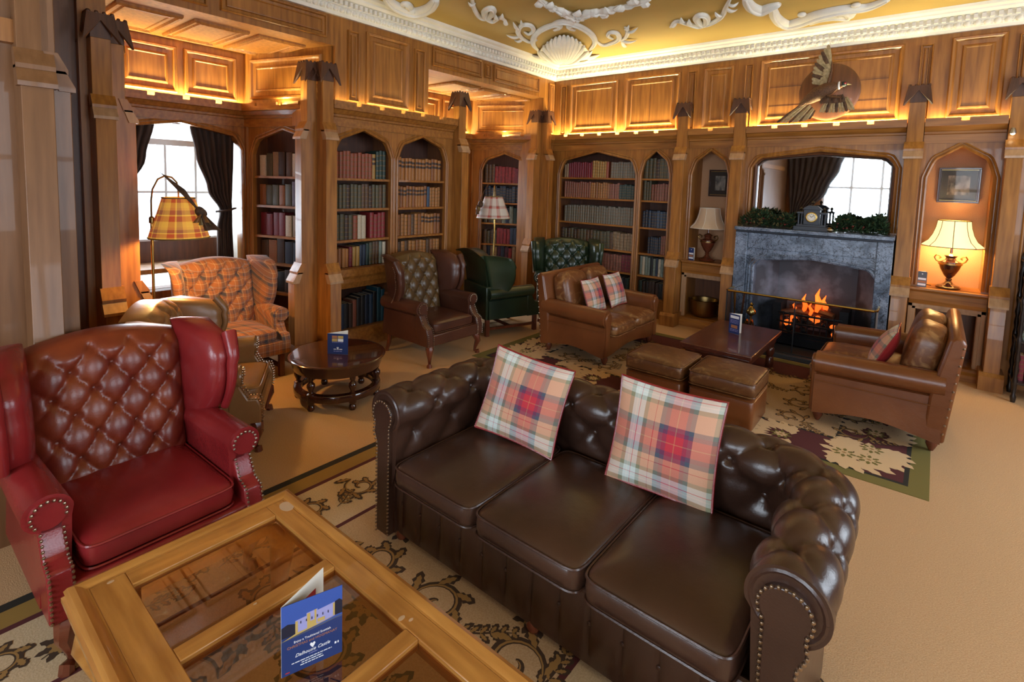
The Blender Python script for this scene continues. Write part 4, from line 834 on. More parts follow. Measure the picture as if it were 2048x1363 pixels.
# ------------------------------------------------------------------ wing armchairs
def wing_chair(name, label, loc, rz, m, mb=None, legs='cabriole', stud=True, W=.70, D=.74, HT=1.0, seat=.42, tufted=True, wingh=1.0, arm=.60, group=None, rows=5):
    """wing armchair facing local -y"""
    mb = mb or m; t = thing(name, label, 'armchair', loc, rz, group); hw = W/2; yf, yb = -D*.5, D*.5; leg = .19 if legs else .03
    iw = hw-.09; zl = seat-.02
    def backpt(u, v, d=0):
        x = (u*2-1)*iw*(1+.10*v); camel = .055*math.cos((u*2-1)*PI*.5)+.012
        z = zl+(HT-.06+camel-zl)*v; y = yb-.20+.12*v
        if v > .86: y += .05*((v-.86)/.14)**2
        return Vector((x, y-d, z))
    nu = 8 if W < .72 else 8; cu, cv = iw*2/nu, (HT-zl)/(rows+1.4)
    def bf(u, v):
        uu, vv = u*nu, v*(HT-zl)/cv-1.0
        f = tuft(uu, vv) if tufted else .8
        fade = min(1, (1-v)/.10)*min(1, v/.06); e = 1-abs(2*u-1)**8
        return tuple(backpt(u, v, .068*e*(.25+.75*(f*fade+(1-fade)*.75))))
    b = MB(); n1, n2 = 64, 64
    b.grid(bf, n1, n2); k = len(b.v)
    b.grid(lambda u, v: tuple(backpt(u, v)+Vector((0, .10-.03*v, -.0))), n1, n2)
    e = []
    for j in range(n2): e += [(j*(n1+1), (j+1)*(n1+1), k+(j+1)*(n1+1), k+j*(n1+1)), (j*(n1+1)+n1, k+j*(n1+1)+n1, k+(j+1)*(n1+1)+n1, (j+1)*(n1+1)+n1)]
    for i in range(n1): e += [(n2*(n1+1)+i, n2*(n1+1)+i+1, k+n2*(n1+1)+i+1, k+n2*(n1+1)+i), (i, k+i, k+i+1, i+1)]
    b.f += e; b.m += [0]*len(e)
    bk = b.build('backrest', mb, t, smooth=True, angle=1.2)
    if tufted:
        for a in range(1, nu):
            for q in range(0, rows+1):
                if (a+q) % 2: continue
                v = (q+1.0)*cv/(HT-zl)
                if v < .93: button(bk, backpt(a/nu, v, .022), (0, -1, .15), mb, .011)
    for s in (-1, 1):
        # wing: lofted upright slab flaring outwards, front edge rolled
        rings = []; zs = [arm-.04+(HT*wingh-arm+.04)*k/12 for k in range(13)]
        for kz, z in enumerate(zs):
            q = kz/12; yfr = yb-.30-.085*math.sin(PI*min(1, q*1.12))**.8+.06*(1-q)*.0-(.02 if q > .6 else 0); yba = yb-.10+.10*q; top = 1 if q < .88 else math.sqrt(max(.02, 1-((q-.88)/.13)**2))
            x0, x1 = iw+.005, hw-.0+.035*q; th = .040
            yfr = yba-(yba-yfr)*top; r_ = []
            for a in range(16):       # section: rounded bar from the back to the flared front
                w = 2*PI*a/16; cs, sn = sgn(math.cos(w), .6), sgn(math.sin(w), .6); f = (sn+1)/2; y = yba+(yfr-yba)*f
                xm = x0+.03+(x1-x0-.035)*f**1.5; r_.append((s*(xm+th*cs*(1+.35*f)), y, z))
            rings.append(r_)
        wg = MB().loft(rings).build('wing', m, t, smooth=True, angle=1.3)
        if stud: nails(wg, [(s*(hw+.035*k/12+.052), yb-.30-.085*math.sin(PI*min(1, k/12*1.12))**.8-(.02 if k > 7 else 0)+.034, zs[k]) for k in range(0, 11)])
        if stud:      # front edge of the wing rolled outwards into a scroll
            MB().tube([(s*(hw+.035*k/12+.032), yb-.30-.085*math.sin(PI*min(1, k/12*1.12))**.8-(.02 if k > 7 else 0)-.012, zs[k]) for k in range(1, 12)], [.020+.018*(k/12)**2 for k in range(1, 12)], 10).build('wing_roll', m, wg, smooth=True)
        # arm: rolled top and shaped side panel
        ra = .066; xa = hw-.03; ya = yf+.13
        sec = [(-.055, zl-.05), (-.060, arm-.10), (-.066, arm-ra)] + [(ra*math.cos(math.radians(a)), arm-ra+ra*math.sin(math.radians(a))) for a in range(170, -91, -20)] + [(.018, arm-ra*2-.01), (.030, leg+.02), (-.055, leg+.02)]
        rr = []
        for k in range(9):
            q = k/8; y = yb-.06-(yb-.06-ya)*q; g = 1+.10*q; rr.append([(s*(xa+o*g), y, z+(.012*q if z > arm-.15 else 0)) for o, z in sec])
        am = MB().loft(rr).build('arm', m, t, smooth=True, angle=.9)
        # scrolled arm front sweeping forward to the seat rail
        fr_ = [(yf+.13, arm-.02), (yf+.13, arm-.12), (yf+.085, arm-.20), (yf+.03, seat-.05), (yf+.012, leg+.12), (yf+.012, leg+.01), (yf+.20, leg+.01), (yf+.20, arm-.05)]
        b = MB(); b.prism(fr_, 0, s*(xa-.046), s*(xa+.030)); b.build('arm_front', m, am, bevel=.010)
        b = MB(); b.M = Matrix.Translation((s*xa, ya-.012, arm-ra+.012)) @ Matrix.Rotation(PI/2, 4, 'X'); b.lathe([(.001, 0), (.052, 0), (.056, -.014), (.06, -.03)], n=18); b.build('scroll', m, am, smooth=True)
        if stud:
            nails(am, [(s*(xa+.05*math.cos(a)), ya-.016, arm-ra+.012+.05*math.sin(a)) for a in [(-.7+s*0)+k*.25 for k in range(18)]] )
            for xo in (-.040, .024): nails(am, [(s*(xa+xo), yy-.008, zz) for yy, zz in fr_[1:6]])
    b = MB(); b.box(-hw+.06, hw-.06, yf+.015, yb-.05, leg+.01, seat-.11); b.build('seat_rail', m, t, bevel=.012)
    b = MB(); b.box(-hw+.03, hw-.03, yb-.14, yb-.03, leg+.01, arm+.02); b.build('back_base', m, t, bevel=.01)
    b = MB(); pad(b, (0, -.045, seat-.06), (hw-.10, D*.40, .062), .45, .16, 40, 12, .016); c = b.build('seat_cushion', m, t, smooth=True)
    piping(c, (0, -.045, seat-.06), (hw-.103, D*.40), .040, .16, m, .005); piping(c, (0, -.045, seat-.06), (hw-.103, D*.40), -.042, .16, m, .005)
    if legs:
        for x in (-1, 1):
            if legs == 'cabriole':
                cabriole(t, x*(hw-.07), yf+.06, x, -1, leg+.02)
                MB().tube([(x*(hw-.07), yb-.09, leg+.02), (x*(hw-.07), yb-.07, leg*.5), (x*(hw-.07), yb-.04, .02), (x*(hw-.07), yb-.04, 0)], [.028, .022, .018, .018], 8).build('leg', 'leg_wood', t, smooth=True)
            else:
                for y0_, y1_ in ((yf+.02, yf+.065), (yb-.10, yb-.055)): MB().box(x*(hw-.075)-.022, x*(hw-.075)+.022, y0_, y1_, 0, leg+.02).build('leg', 'leg_wood', t, bevel=.003)
        if legs == 'straight':
            for x in (-1, 1): MB().box(x*(hw-.075)-.012, x*(hw-.075)+.012, yf+.065, yb-.10, .07, .10).build('stretcher', 'leg_wood', t)
            MB().box(-hw+.09, hw-.09, -.012, .012, .07, .10).build('stretcher', 'leg_wood', t)
    return t
wing_chair('wing_armchair', 'oxblood red buttoned leather wing chair beside the glass-topped coffee table', (-2.58, .665, .009), PI/2+.03, 'leather_red', 'leather_red_back', W=.74, D=.80, HT=1.0, seat=.43, arm=.60)
wing_chair('wing_armchair', 'orange and grey tartan buttoned wing chair in the window bay', (-4.66, 1.93, 0), PI/2-.02, 'tartan_upholstery', legs='straight', stud=False, W=.76, D=.72, HT=1.0, seat=.43, arm=.58)
wing_chair('wing_armchair', 'brown leather wing chair with olive buttoned back before the two-arched bookcase', (-3.89, 3.60, 0), PI/2-.02, 'leather_brown', 'leather_olive', W=.74, D=.76, HT=1.0, seat=.42, arm=.60)
wing_chair('wing_armchair', 'dark green buttoned leather wing chair in the corner by the fireplace-wall bookcase', (-3.72, 5.86, 0), .62, 'leather_green', W=.78, D=.74, HT=1.02, seat=.42, arm=.60, stud=True)
wing_chair('high_back_armchair', 'plain dark green leather armchair seen from its side by the far bay', (-4.02, 4.80, 0), PI-.32, 'leather_green', 'leather_green', legs='straight', stud=False, W=.74, D=.78, HT=.98, tufted=False, seat=.42, arm=.56, wingh=.96)
wing_chair('studded_armchair', 'tan leather studded armchair between the red wing chair and the round table', (-3.66, 1.38, 0), 2.58, 'leather_tan', W=.72, D=.74, HT=.92, seat=.41, arm=.56, wingh=.95)
# ------------------------------------------------------------------ worn leather two-seaters
def loveseat(label, loc, rz, W=1.27, D=.82):
    t = thing('two_seat_sofa', label, 'sofa', loc, rz); m, wm = 'leather_cognac', 'leather_cognac_worn'; hw = W/2; yf, yb = -D/2, D/2
    for s in (-1, 1):
        rr = []; xa = hw-.085; arm = .545; ra = .082
        for k in range(15):
            q = k/14; y = yb-.04-(yb-.04-(yf+.05))*q; low = .085+.055*math.sin(PI*q)**1.3; up_ = arm+.02*(1-q)
            sec = [(-.070, .30), (-.075, up_-.12)] + [(ra*math.cos(math.radians(a)), up_-ra+ra*math.sin(math.radians(a))) for a in range(165, -81, -20)] + [(.040, up_-ra*2-.005), (.050, .25), (.062, low), (-.05, low)]
            rr.append([(s*(xa+o), y, z) for o, z in sec])
        a_ = MB().loft(rr).build('arm', m, t, smooth=True, angle=.9)
        fr_ = [(.035, .09), (.028, .30), (.040, .40)] + [(.062*math.cos(math.radians(a)), arm-.08+.062*math.sin(math.radians(a))) for a in range(-30, 211, 24)] + [(-.045, .40), (-.03, .30), (-.025, .09)]
        b = MB(); b.prism([(s*(xa+o), z) for o, z in fr_], 1, yf+.025, yf+.06); b.build('arm_front', m, a_, bevel=.010)
        MB().tube([(s*(xa+.052), y_, .335+.0*y_) for y_ in (yf+.06, 0, yb-.05)], .004, 5).build('seam', m, a_)
        for y in (yf+.08, yb-.08): MB().lathe([(.014, 0), (.022, .015), (.036, .05), (.030, .075), (.016, .085), (.024, .12)], (s*(hw-.12), y, 0), 12).build('foot', 'leg_wood', t, smooth=True)
    # back frame leaning out, studded along its edge
    sec = [(yb-.14, .09), (yb-.02, .09), (yb+.045, .78), (yb+.03, .815), (yb-.01, .825), (yb-.04, .80), (yb-.12, .40)]
    b = MB(); b.prism(sec, 0, -hw+.03, hw-.03); bk = b.build('back_frame', m, t, bevel=.018)
    for s in (-1, 1): nails(bk, [(s*(hw-.028), yb-.03+.065*k/10, .16+.62*k/10) for k in range(11)], r=.008, step=.06)
    b = MB()
    def skirt(u, v): x = -hw+.12+(W-.24)*u; return (x, yf+.055-.006*math.sin(v*PI), .075+.05*math.sin(PI*u)**1.5*(1-v)+.18*v)
    b.grid(skirt, 24, 6); b.build('front_skirt', m, t, smooth=True); MB().box(-hw+.10, hw-.10, yf+.06, yb-.05, .13, .27).build('base', m, t)
    w = (W-.32)/4
    for s in (-1, 1):
        b = MB(); pad(b, (s*w, -.09, .335), (w-.002, D*.41, .075), .5, .2, 40, 14, .018, wr=.003); c = b.build('seat_cushion', wm, t, smooth=True); piping(c, (s*w, -.09, .335), (w-.004, D*.41), .045, .2, wm, .005); piping(c, (s*w, -.09, .335), (w-.004, D*.41), -.05, .2, wm, .005)
        R_ = Matrix.Rotation(-.24, 3, 'X'); b = MB(); pad(b, (s*w, yb-.17, .615), (w-.004, .105, .215), .55, .5, 40, 18, 0, R_, wr=.004); c = b.build('back_cushion', wm, t, smooth=True)
        for dy in (-.06, .06):
            pts = [(s*w+(w-.03)*sgn(math.cos(2*PI*k/40), .3), dy, .19*sgn(math.sin(2*PI*k/40), .3)) for k in range(41)]; MB().tube([Vector((x, yb-.17, .615))+R_ @ Vector((0, y, z)) for x, y, z in pts], .005, 5, caps=False).build('piping', wm, c, smooth=True)
    return t
loveseat('worn tan leather two-seat sofa with its back to the corner bookcase', (-2.715, 5.02, .009), PI/2)
loveseat('worn tan leather two-seat sofa with its back to the lit lamp niche', (-.24, 5.09, .009), -PI/2, 1.27, .84)
# ------------------------------------------------------------------ footstools
def stool(loc, w, d, rz, label):
    t = thing('footstool', label, 'footstool', loc, rz, 'worn leather footstools'); m = 'leather_stool'
    b = MB(); pad(b, (0, 0, .115), (w, d, .115), .12, .12, 40, 10); b.build('body', 'leather_cognac', t, smooth=True)
    b = MB(); pad(b, (0, 0, .305), (w+.006, d+.006, .072), .45, .14, 44, 14, .018, wr=.002); c = b.build('cushion', m, t, smooth=True); piping(c, (0, 0, .305), (w+.004, d+.004), .048, .14, m, .005); piping(c, (0, 0, .305), (w+.004, d+.004), -.05, .14, m, .005)
    b = MB(); pad(b, (0, 0, .222), (w+.003, d+.003, .020), .7, .13, 40, 8); b.build('welt', 'leather_cognac', t, smooth=True)
stool((-1.655, 4.17, .008), .235, .23, 0, 'worn leather footstool beside its twin, on the corner bookcase side'); stool((-1.135, 4.19, .008), .235, .235, .02, 'worn leather footstool beside its twin, on the lit lamp niche side')
# ------------------------------------------------------------------ check cushions
def pillow(label, corners, T=.085, back='wool_check'):
    """square cushion spanned by bottom-left, bottom-right and top-left corner points"""
    BL, BR, TL = [Vector(c) for c in corners]; ex, ey = (BR-BL)/2, (TL-BL)/2; c = BL+ex+ey; ez = ex.cross(ey).normalized()
    t = thing('cushion', label, 'cushion', c, 0, None); b = MB(); n = 26
    def f(sg):
        def g(u, v):
            U, V = 2*u-1, 2*v-1; x, y = U*(1-.055*(1-V*V)), V*(1-.055*(1-U*U)); h = T*(max(0, (1-U**4)*(1-V**4)))**.55*(.55+.45*(1-U*U)*(1-V*V))
            return tuple(ex*x+ey*y+ez*h*sg)
        return g
    b.grid(f(1), n, n, 0, True); b.grid(f(-1), n, n, 1, True); b.build('cover', ['wool_check', back], t, smooth=True, fix=False, angle=2.5)
    e = [(k/12*2-1, -1) for k in range(13)] + [(1, k/12*2-1) for k in range(1, 13)] + [(1-k/12*2, 1) for k in range(1, 13)] + [(-1, 1-k/12*2) for k in range(1, 13)]
    MB().tube([tuple(ex*(U*(1-.055*(1-V*V)))+ey*(V*(1-.055*(1-U*U)))) for U, V in e], .0055, 6, caps=False).build('piping', 'leather_red', t, smooth=True)
    return t
def perp(BL, BR, px, py):
    """point on the pixel ray that makes a right angle at the bottom-left corner"""
    d = ray(px, py); e = BR-BL; o = Vector((0, 0, H)); return o+d*((BL-o).dot(e)/d.dot(e))
def pil_px(label, bl, br, z0, z1, lean, size, T=.085):
    """cushion resting on a seat: bottom edge from two pixels on heights z0, z1; it leans back by 'lean' (world direction)"""
    BL, BR = onz(*bl, z0), onz(*br, z1); e = (BR-BL).normalized(); BR = BL+e*size; L = Vector(lean); L = (L-e*L.dot(e)).normalized()
    return pillow(label, (BL, BR, BL+L*size), T)
pil_px('check wool cushion at the left end of the chesterfield sofa', (950, 852), (1100, 918), .50, .44, (-.10, .26, .9), .43, .07)
pil_px('check wool cushion at the right half of the chesterfield sofa', (1210, 952), (1423, 1034), .455, .44, (.02, .25, .9), .455, .065)
def seat_pillow(label, x, y0, z, lean, size=.37, back='wool_check', skew=0):
    BL = Vector((x, y0, z)); e = Vector((skew, lean[3], 0)).normalized(); L = Vector(lean[:3]); L = (L-e*L.dot(e)).normalized(); pillow(label, (BL, BL+e*size, BL+L*size), .065, back)
seat_pillow('check cushion at the near arm of the sofa by the corner bookcase', -2.66, 4.66, .43, (-.34, 0, .94, 1), .36)
seat_pillow('check cushion at the far arm of the sofa by the corner bookcase', -2.64, 5.10, .43, (-.34, .10, .94, 1), .37)
seat_pillow('red leather backed check cushion on the sofa by the lit lamp niche', -.30, 4.99, .43, (.42, 0, .9, -1), .38, 'leather_red')
# ------------------------------------------------------------------ tables
random.seed(21)
ct = thing('coffee_table', 'pale oak coffee table with glass panes in a moulded frame', 'table', (-1.21, .678, .009))
TX, TY, TZ = .76, .357, .452
def tbox(n, x0, x1, y0, y1, z0, z1, m, p=ct, bev=.003): return MB().box(x0, x1, y0, y1, z0, z1).build(n, m, p, bevel=bev)
px_ = [(-.64, -.295), (-.24, .125), (.18, .54)]; py_ = (-.218, .247)
tbox('frame_rail', -TX+.045, TX-.045, py_[1], TY-.045, TZ-.035, TZ, 'table_wood'); tbox('frame_rail', -TX+.045, TX-.045, -TY+.045, py_[0], TZ-.035, TZ, 'table_wood')
for x0, x1 in ((-TX+.045, px_[0][0]), (px_[0][1], px_[1][0]), (px_[1][1], px_[2][0]), (px_[2][1], TX-.045)): tbox('frame_bar', x0, x1, py_[0], py_[1], TZ-.035, TZ-.001, 'table_wood_y')
for x0, x1 in px_:
    g = MB().box(x0-.006, x1+.006, py_[0]-.006, py_[1]+.006, TZ-.020, TZ-.014).build('glass_pane', 'table_glass', ct)
edge = [(0, -.05), (.050, -.05), (.058, -.040), (.058, -.026), (.050, -.020), (.053, -.006), (.044, .006), (.030, .012), (.016, .008), (.006, .0), (0, 0)]
for k in range(4):
    L = (TX if k % 2 == 0 else TY)-.045; off = (TY if k % 2 == 0 else TX)-.045; Mx = Matrix.Rotation(k*PI/2, 4, 'Z'); b = MB(Mx)
    b.loft([[(-L-w, -off-w, TZ+z) for w, z in edge], [(L+w, -off-w, TZ+z) for w, z in edge]]); b.build('edge_moulding', 'table_wood' if k % 2 == 0 else 'table_wood_y', ct, smooth=True, angle=.5)
    MB(Mx).box(-L+.03, L-.03, -off+.005, -off+.03, TZ-.10, TZ-.035).build('apron', 'table_wood' if k % 2 == 0 else 'table_wood_y', ct)
for x in (-1, 1):
    for y in (-1, 1):
        MB().tube([(x*(TX-.075), y*(TY-.075), TZ-.036), (x*(TX-.06), y*(TY-.06), TZ-.12), (x*(TX-.045), y*(TY-.045), TZ-.18), (x*(TX-.075), y*(TY-.075), .16), (x*(TX-.085), y*(TY-.085), .06), (x*(TX-.065), y*(TY-.065), .02), (x*(TX-.065), y*(TY-.065), 0)], [.05, .055, .05, .034, .028, .036, .036], 10).build('leg', 'table_wood', ct, smooth=True)
MB().lathe([(.001, 0), (.030, 0), (.030, .0008), (.001, .0008)], (-.66, .30, TZ), 22, sx=1.15, sy=.8).build('heat_mark', 'bleached_varnish', ct)
for x, y, s in ((.09, .26, .012), (.115, .275, .008), (-.70, -.26, .010), (-.28, .0, .006)): MB().lathe([(.001, 0), (s, 0), (s, .0006), (.001, .0006)], (x, y, TZ), 9, sx=.6).build('scuff', 'bleached_varnish', ct)
rt = thing('round_table', 'round dark mahogany coffee table with turned legs and a ring stretcher', 'table', (-3.60, 2.32, 0))
MB().lathe([(.001, .340), (.355, .340), (.372, .345), (.375, .354), (.368, .362), (.355, .364), (.001, .364)], n=56).build('top', 'mahogany', rt, smooth=True)
MB().lathe([(.30, .265), (.335, .265), (.345, .29), (.352, .32), (.355, .34), (.30, .34), (.30, .265)], n=56, caps=False).build('apron', 'mahogany', rt, smooth=True)
MB().lathe([(.275, .075), (.330, .075), (.334, .085), (.334, .12), (.328, .128), (.28, .128), (.275, .118), (.275, .075)], n=56, caps=False).build('ring_stretcher', 'mahogany', rt, smooth=True)
for k in range(6):
    a = math.radians(-12+60*k); MB().lathe([(.001, 0), (.022, 0), (.030, .015), (.026, .035), (.020, .045), (.030, .06), (.032, .13), (.018, .138), (.016, .15), (.032, .185), (.030, .205), (.014, .225), (.022, .24), (.026, .27)], (.305*math.cos(a), .305*math.sin(a), 0), 12).build('leg', 'mahogany', rt, smooth=True)
lt = thing('low_table', 'low dark wooden table on the patterned rug before the fire', 'table', (-1.385, 5.16, .008))
MB().box(-.305, .305, -.56, .56, .325, .365).build('top', 'low_table_wood', lt, bevel=.008); MB().box(-.285, .285, -.54, .54, .30, .325).build('moulding', 'low_table_wood', lt, bevel=.008); MB().box(-.265, .265, -.515, .515, .25, .30).build('apron', 'low_table_wood', lt)
for x in (-1, 1):
    for y in (-1, 1): MB().lathe([(.001, 0), (.034, 0), (.038, .03), (.036, .10), (.028, .11), (.040, .15), (.040, .19), (.028, .205), (.036, .22), (.036, .27)], (x*.225, y*.475, 0), 12).build('leg', 'low_table_wood', lt, smooth=True)
# ------------------------------------------------------------------ printed cards
def text(body, size, mat, parent, loc, name='lettering', shear=0, ext=.0002, align='CENTER', sx=1):
    cu = bpy.data.curves.new('t', 'FONT'); cu.body = body; cu.size = size; cu.align_x = align; cu.shear = shear; cu.extrude = ext; cu.resolution_u = 2
    o = bpy.data.objects.new('t', cu); C.objects.link(o); dg = bpy.context.evaluated_depsgraph_get(); me = bpy.data.meshes.new_from_object(o.evaluated_get(dg)); bpy.data.objects.remove(o); bpy.data.curves.remove(cu)
    me.materials.clear(); me.materials.append(MATS[mat]); t = bpy.data.objects.new(name, me); C.objects.link(t); t.parent = parent; t.location = loc; t.rotation_euler = (PI/2, 0, 0); t.scale = (sx, 1, 1); return t
def strokes(parent, x0, x1, y, z, h, mat='print_white'):
    """a line of print too small to read: word-length strokes"""
    b = MB(); x = x0
    while x < x1: n = min(x1, x+h*random.uniform(2.2, 6)); b.box(x, n, y-.0002, y, z, z+h); x = n+h*.8
    b.build('fine_print', mat, parent)
def emblem(parent, x, y, z, s, mat='print_white'):
    pts = [(0, -1), (.55, -.3), (.9, .35), (.62, .85), (.2, .75), (0, .4), (-.2, .75), (-.62, .85), (-.9, .35), (-.55, -.3)]
    return MB().prism([(x+p[0]*s, z+p[1]*s) for p in pts], 1, y-.0003, y).build('emblem', mat, parent)
def flat(n, poly, y, m, p): return MB().prism(poly, 1, y-.0003, y).build(n, m, p)
def card(label, loc, rz, w, h, ang, mat='print_navy'):
    """folded card standing on edge; spine at the origin, front along +x facing -y, the other leaf swung back by ang"""
    t = thing('menu_card', label, 'card', loc, rz); fr_ = MB().box(0, w, -.0006, .0006, 0, h).build('front_leaf', mat, t)
    b = MB(Matrix.Rotation(ang, 4, 'Z')); b.box(0, w, -.0006, .0006, 0, h); b.build('rear_leaf', 'paper', t); return t, fr_
P0, P1 = onz(563, 1356, .46), onz(684, 1302, .46); dv = P1-P0; w = dv.length; h = .195
bc, f = card('blue folded brochure with a floodlit castle standing on the glass coffee table', (P0.x, P0.y, .4605), math.atan2(dv.y, dv.x), w, h, .62)
flat('night_sky', [(0, h*.55), (w, h*.55), (w, h), (0, h)], -.0007, 'print_blue', f)
flat('trees', [(0, h*.55), (0, h*.70), (w*.1, h*.73), (w*.22, h*.70), (w*.24, h*.55)], -.0011, 'print_black', f); flat('trees', [(w*.86, h*.60), (w*.87, h*.80), (w*.95, h*.82), (w, h*.78), (w, h*.60)], -.0011, 'print_black', f)
flat('castle_range', [(w*.22, h*.555), (w*.22, h*.74), (w*.40, h*.755), (w*.40, h*.79), (w*.58, h*.80), (w*.58, h*.775), (w*.87, h*.80), (w*.87, h*.60)], -.0014, 'print_violet', f)
for x0, x1, z0, z1 in ((.22, .26, .555, .73), (.41, .46, .56, .78), (.53, .56, .57, .80), (.58, .70, .60, .65), (.84, .87, .61, .79), (.46, .53, .57, .66)): flat('lit_wall', [(w*x0, h*z0), (w*x1, h*z0), (w*x1, h*z1), (w*x0, h*z1)], -.0018, 'print_gold', f)
for k in range(6): flat('castle_window', [(w*(.30+.09*k), h*.68), (w*(.315+.09*k), h*.68), (w*(.315+.09*k), h*.715), (w*(.30+.09*k), h*.715)], -.0021, 'print_black', f)
flat('wall_line', [(0, h*.50), (w, h*.56), (w, h*.575), (0, h*.515)], -.0012, 'print_grey', f); flat('lit_drive', [(w*.03, h*.515), (w*.25, h*.54), (w*.9, h*.60), (w*.24, h*.565)], -.0021, 'print_gold', f)
text('Enjoy a Traditional Scottish', .0085, 'print_white', f, (w*.5, -.0009, h*.425), shear=.0); text('CHRISTMAS and HOGMANAY', .0098, 'print_copper', f, (w*.5, -.0009, h*.365))
emblem(f, w*.5, -.0008, h*.30, .008); text('Dalhousie Castle', .013, 'print_white', f, (w*.5, -.0009, h*.215), shear=.4); strokes(f, w*.44, w*.58, -.0009, h*.185, .0014, 'print_violet')
for k, (a, c) in enumerate(((.16, .82), (.32, .66), (.30, .68))): strokes(f, w*a, w*c, -.0009, h*(.135-.033*k), .0022)
flat('badge', [(w*.87, h*.17), (w*.90, h*.17), (w*.90, h*.20), (w*.87, h*.20)], -.0009, 'print_white', f); flat('badge', [(w*.92, h*.17), (w*.94, h*.17), (w*.94, h*.20), (w*.92, h*.20)], -.0009, 'print_white', f); flat('badge', [(w*.06, h*.03), (w*.13, h*.03), (w*.13, h*.045), (w*.06, h*.045)], -.0009, 'print_red', f)
Mr = Matrix.Rotation(.62, 4, 'Z'); b = MB(Mr); b.box(w*.35, w*.8, -.0011, -.0007, h*.25, h*.8); b.build('inside_photo', 'print_red', bc)
def small_card(label, px0, px1, z, h, style):
    a, c = onz(*px0, z), onz(*px1, z); d = c-a; w = d.length; t, f = card(label, (a.x, a.y, z+.001), math.atan2(d.y, d.x), w, h, .7, 'print_navy' if style != 2 else 'print_grey')
    if style == 0:
        for i in (0, 1):
            for j in (0, 1): flat('dish_photo', [(w*(.22+.29*i), h*(.62+.15*j)), (w*(.48+.29*i), h*(.62+.15*j)), (w*(.48+.29*i), h*(.75+.15*j)), (w*(.22+.29*i), h*(.75+.15*j))], -.0009, ('print_gold', 'print_white', 'print_copper', 'print_gold')[i+2*j], f)
        emblem(f, w*.5, -.0009, h*.30, w*.06); strokes(f, w*.30, w*.72, -.0009, h*.225, w*.035); strokes(f, w*.30, w*.70, -.0009, h*.13, w*.03, 'print_violet'); strokes(f, w*.22, w*.77, -.0009, h*.57, w*.02, 'print_violet')
    elif style == 1:
        flat('title_band', [(w*.1, h*.78), (w*.9, h*.78), (w*.9, h*.92), (w*.1, h*.92)], -.0009, 'print_white', f); flat('photo', [(w*.2, h*.28), (w*.8, h*.28), (w*.8, h*.44), (w*.2, h*.44)], -.0009, 'print_copper', f); [strokes(f, w*.12, w*.88, -.0009, h*q, w*.04, 'print_violet') for q in (.68, .61, .54, .20, .13)]
    else:
        for k, m in enumerate(('print_white', 'print_copper', 'print_white')): flat('photo', [(w*.08, h*(.12+.17*k)), (w*.92, h*(.12+.17*k)), (w*.92, h*(.25+.17*k)), (w*.08, h*(.25+.17*k))], -.0009, m, f)
        emblem(f, w*.5, -.0009, h*.84, w*.07)
    return t
small_card('navy menu card with four dish photographs on the round table', (655, 707), (696, 709), .364, .165, 0)
small_card('slim navy menu card standing on the low dark table', (1457, 664), (1478, 670), .3735, .19, 1)
def niche_card(label, x, y, rz): 
    t, f = card(label, (x, y, .846), rz, .075, .155, .8, 'print_navy' if x < -1 else 'print_grey'); w, h = .075, .155
    for k, m in enumerate(('print_white', 'print_copper', 'print_white')): flat('photo', [(w*.08, h*(.10+.18*k)), (w*.92, h*(.10+.18*k)), (w*.92, h*(.23+.18*k)), (w*.08, h*(.23+.18*k))], -.0009, m, f)
    emblem(f, w*.5, -.0009, h*.84, w*.09)
niche_card('navy leaflet standing beside the unlit table lamp', -2.40, 6.67, -.25); niche_card('grey leaflet standing beside the lit table lamp', -.09, 6.64, -.15)
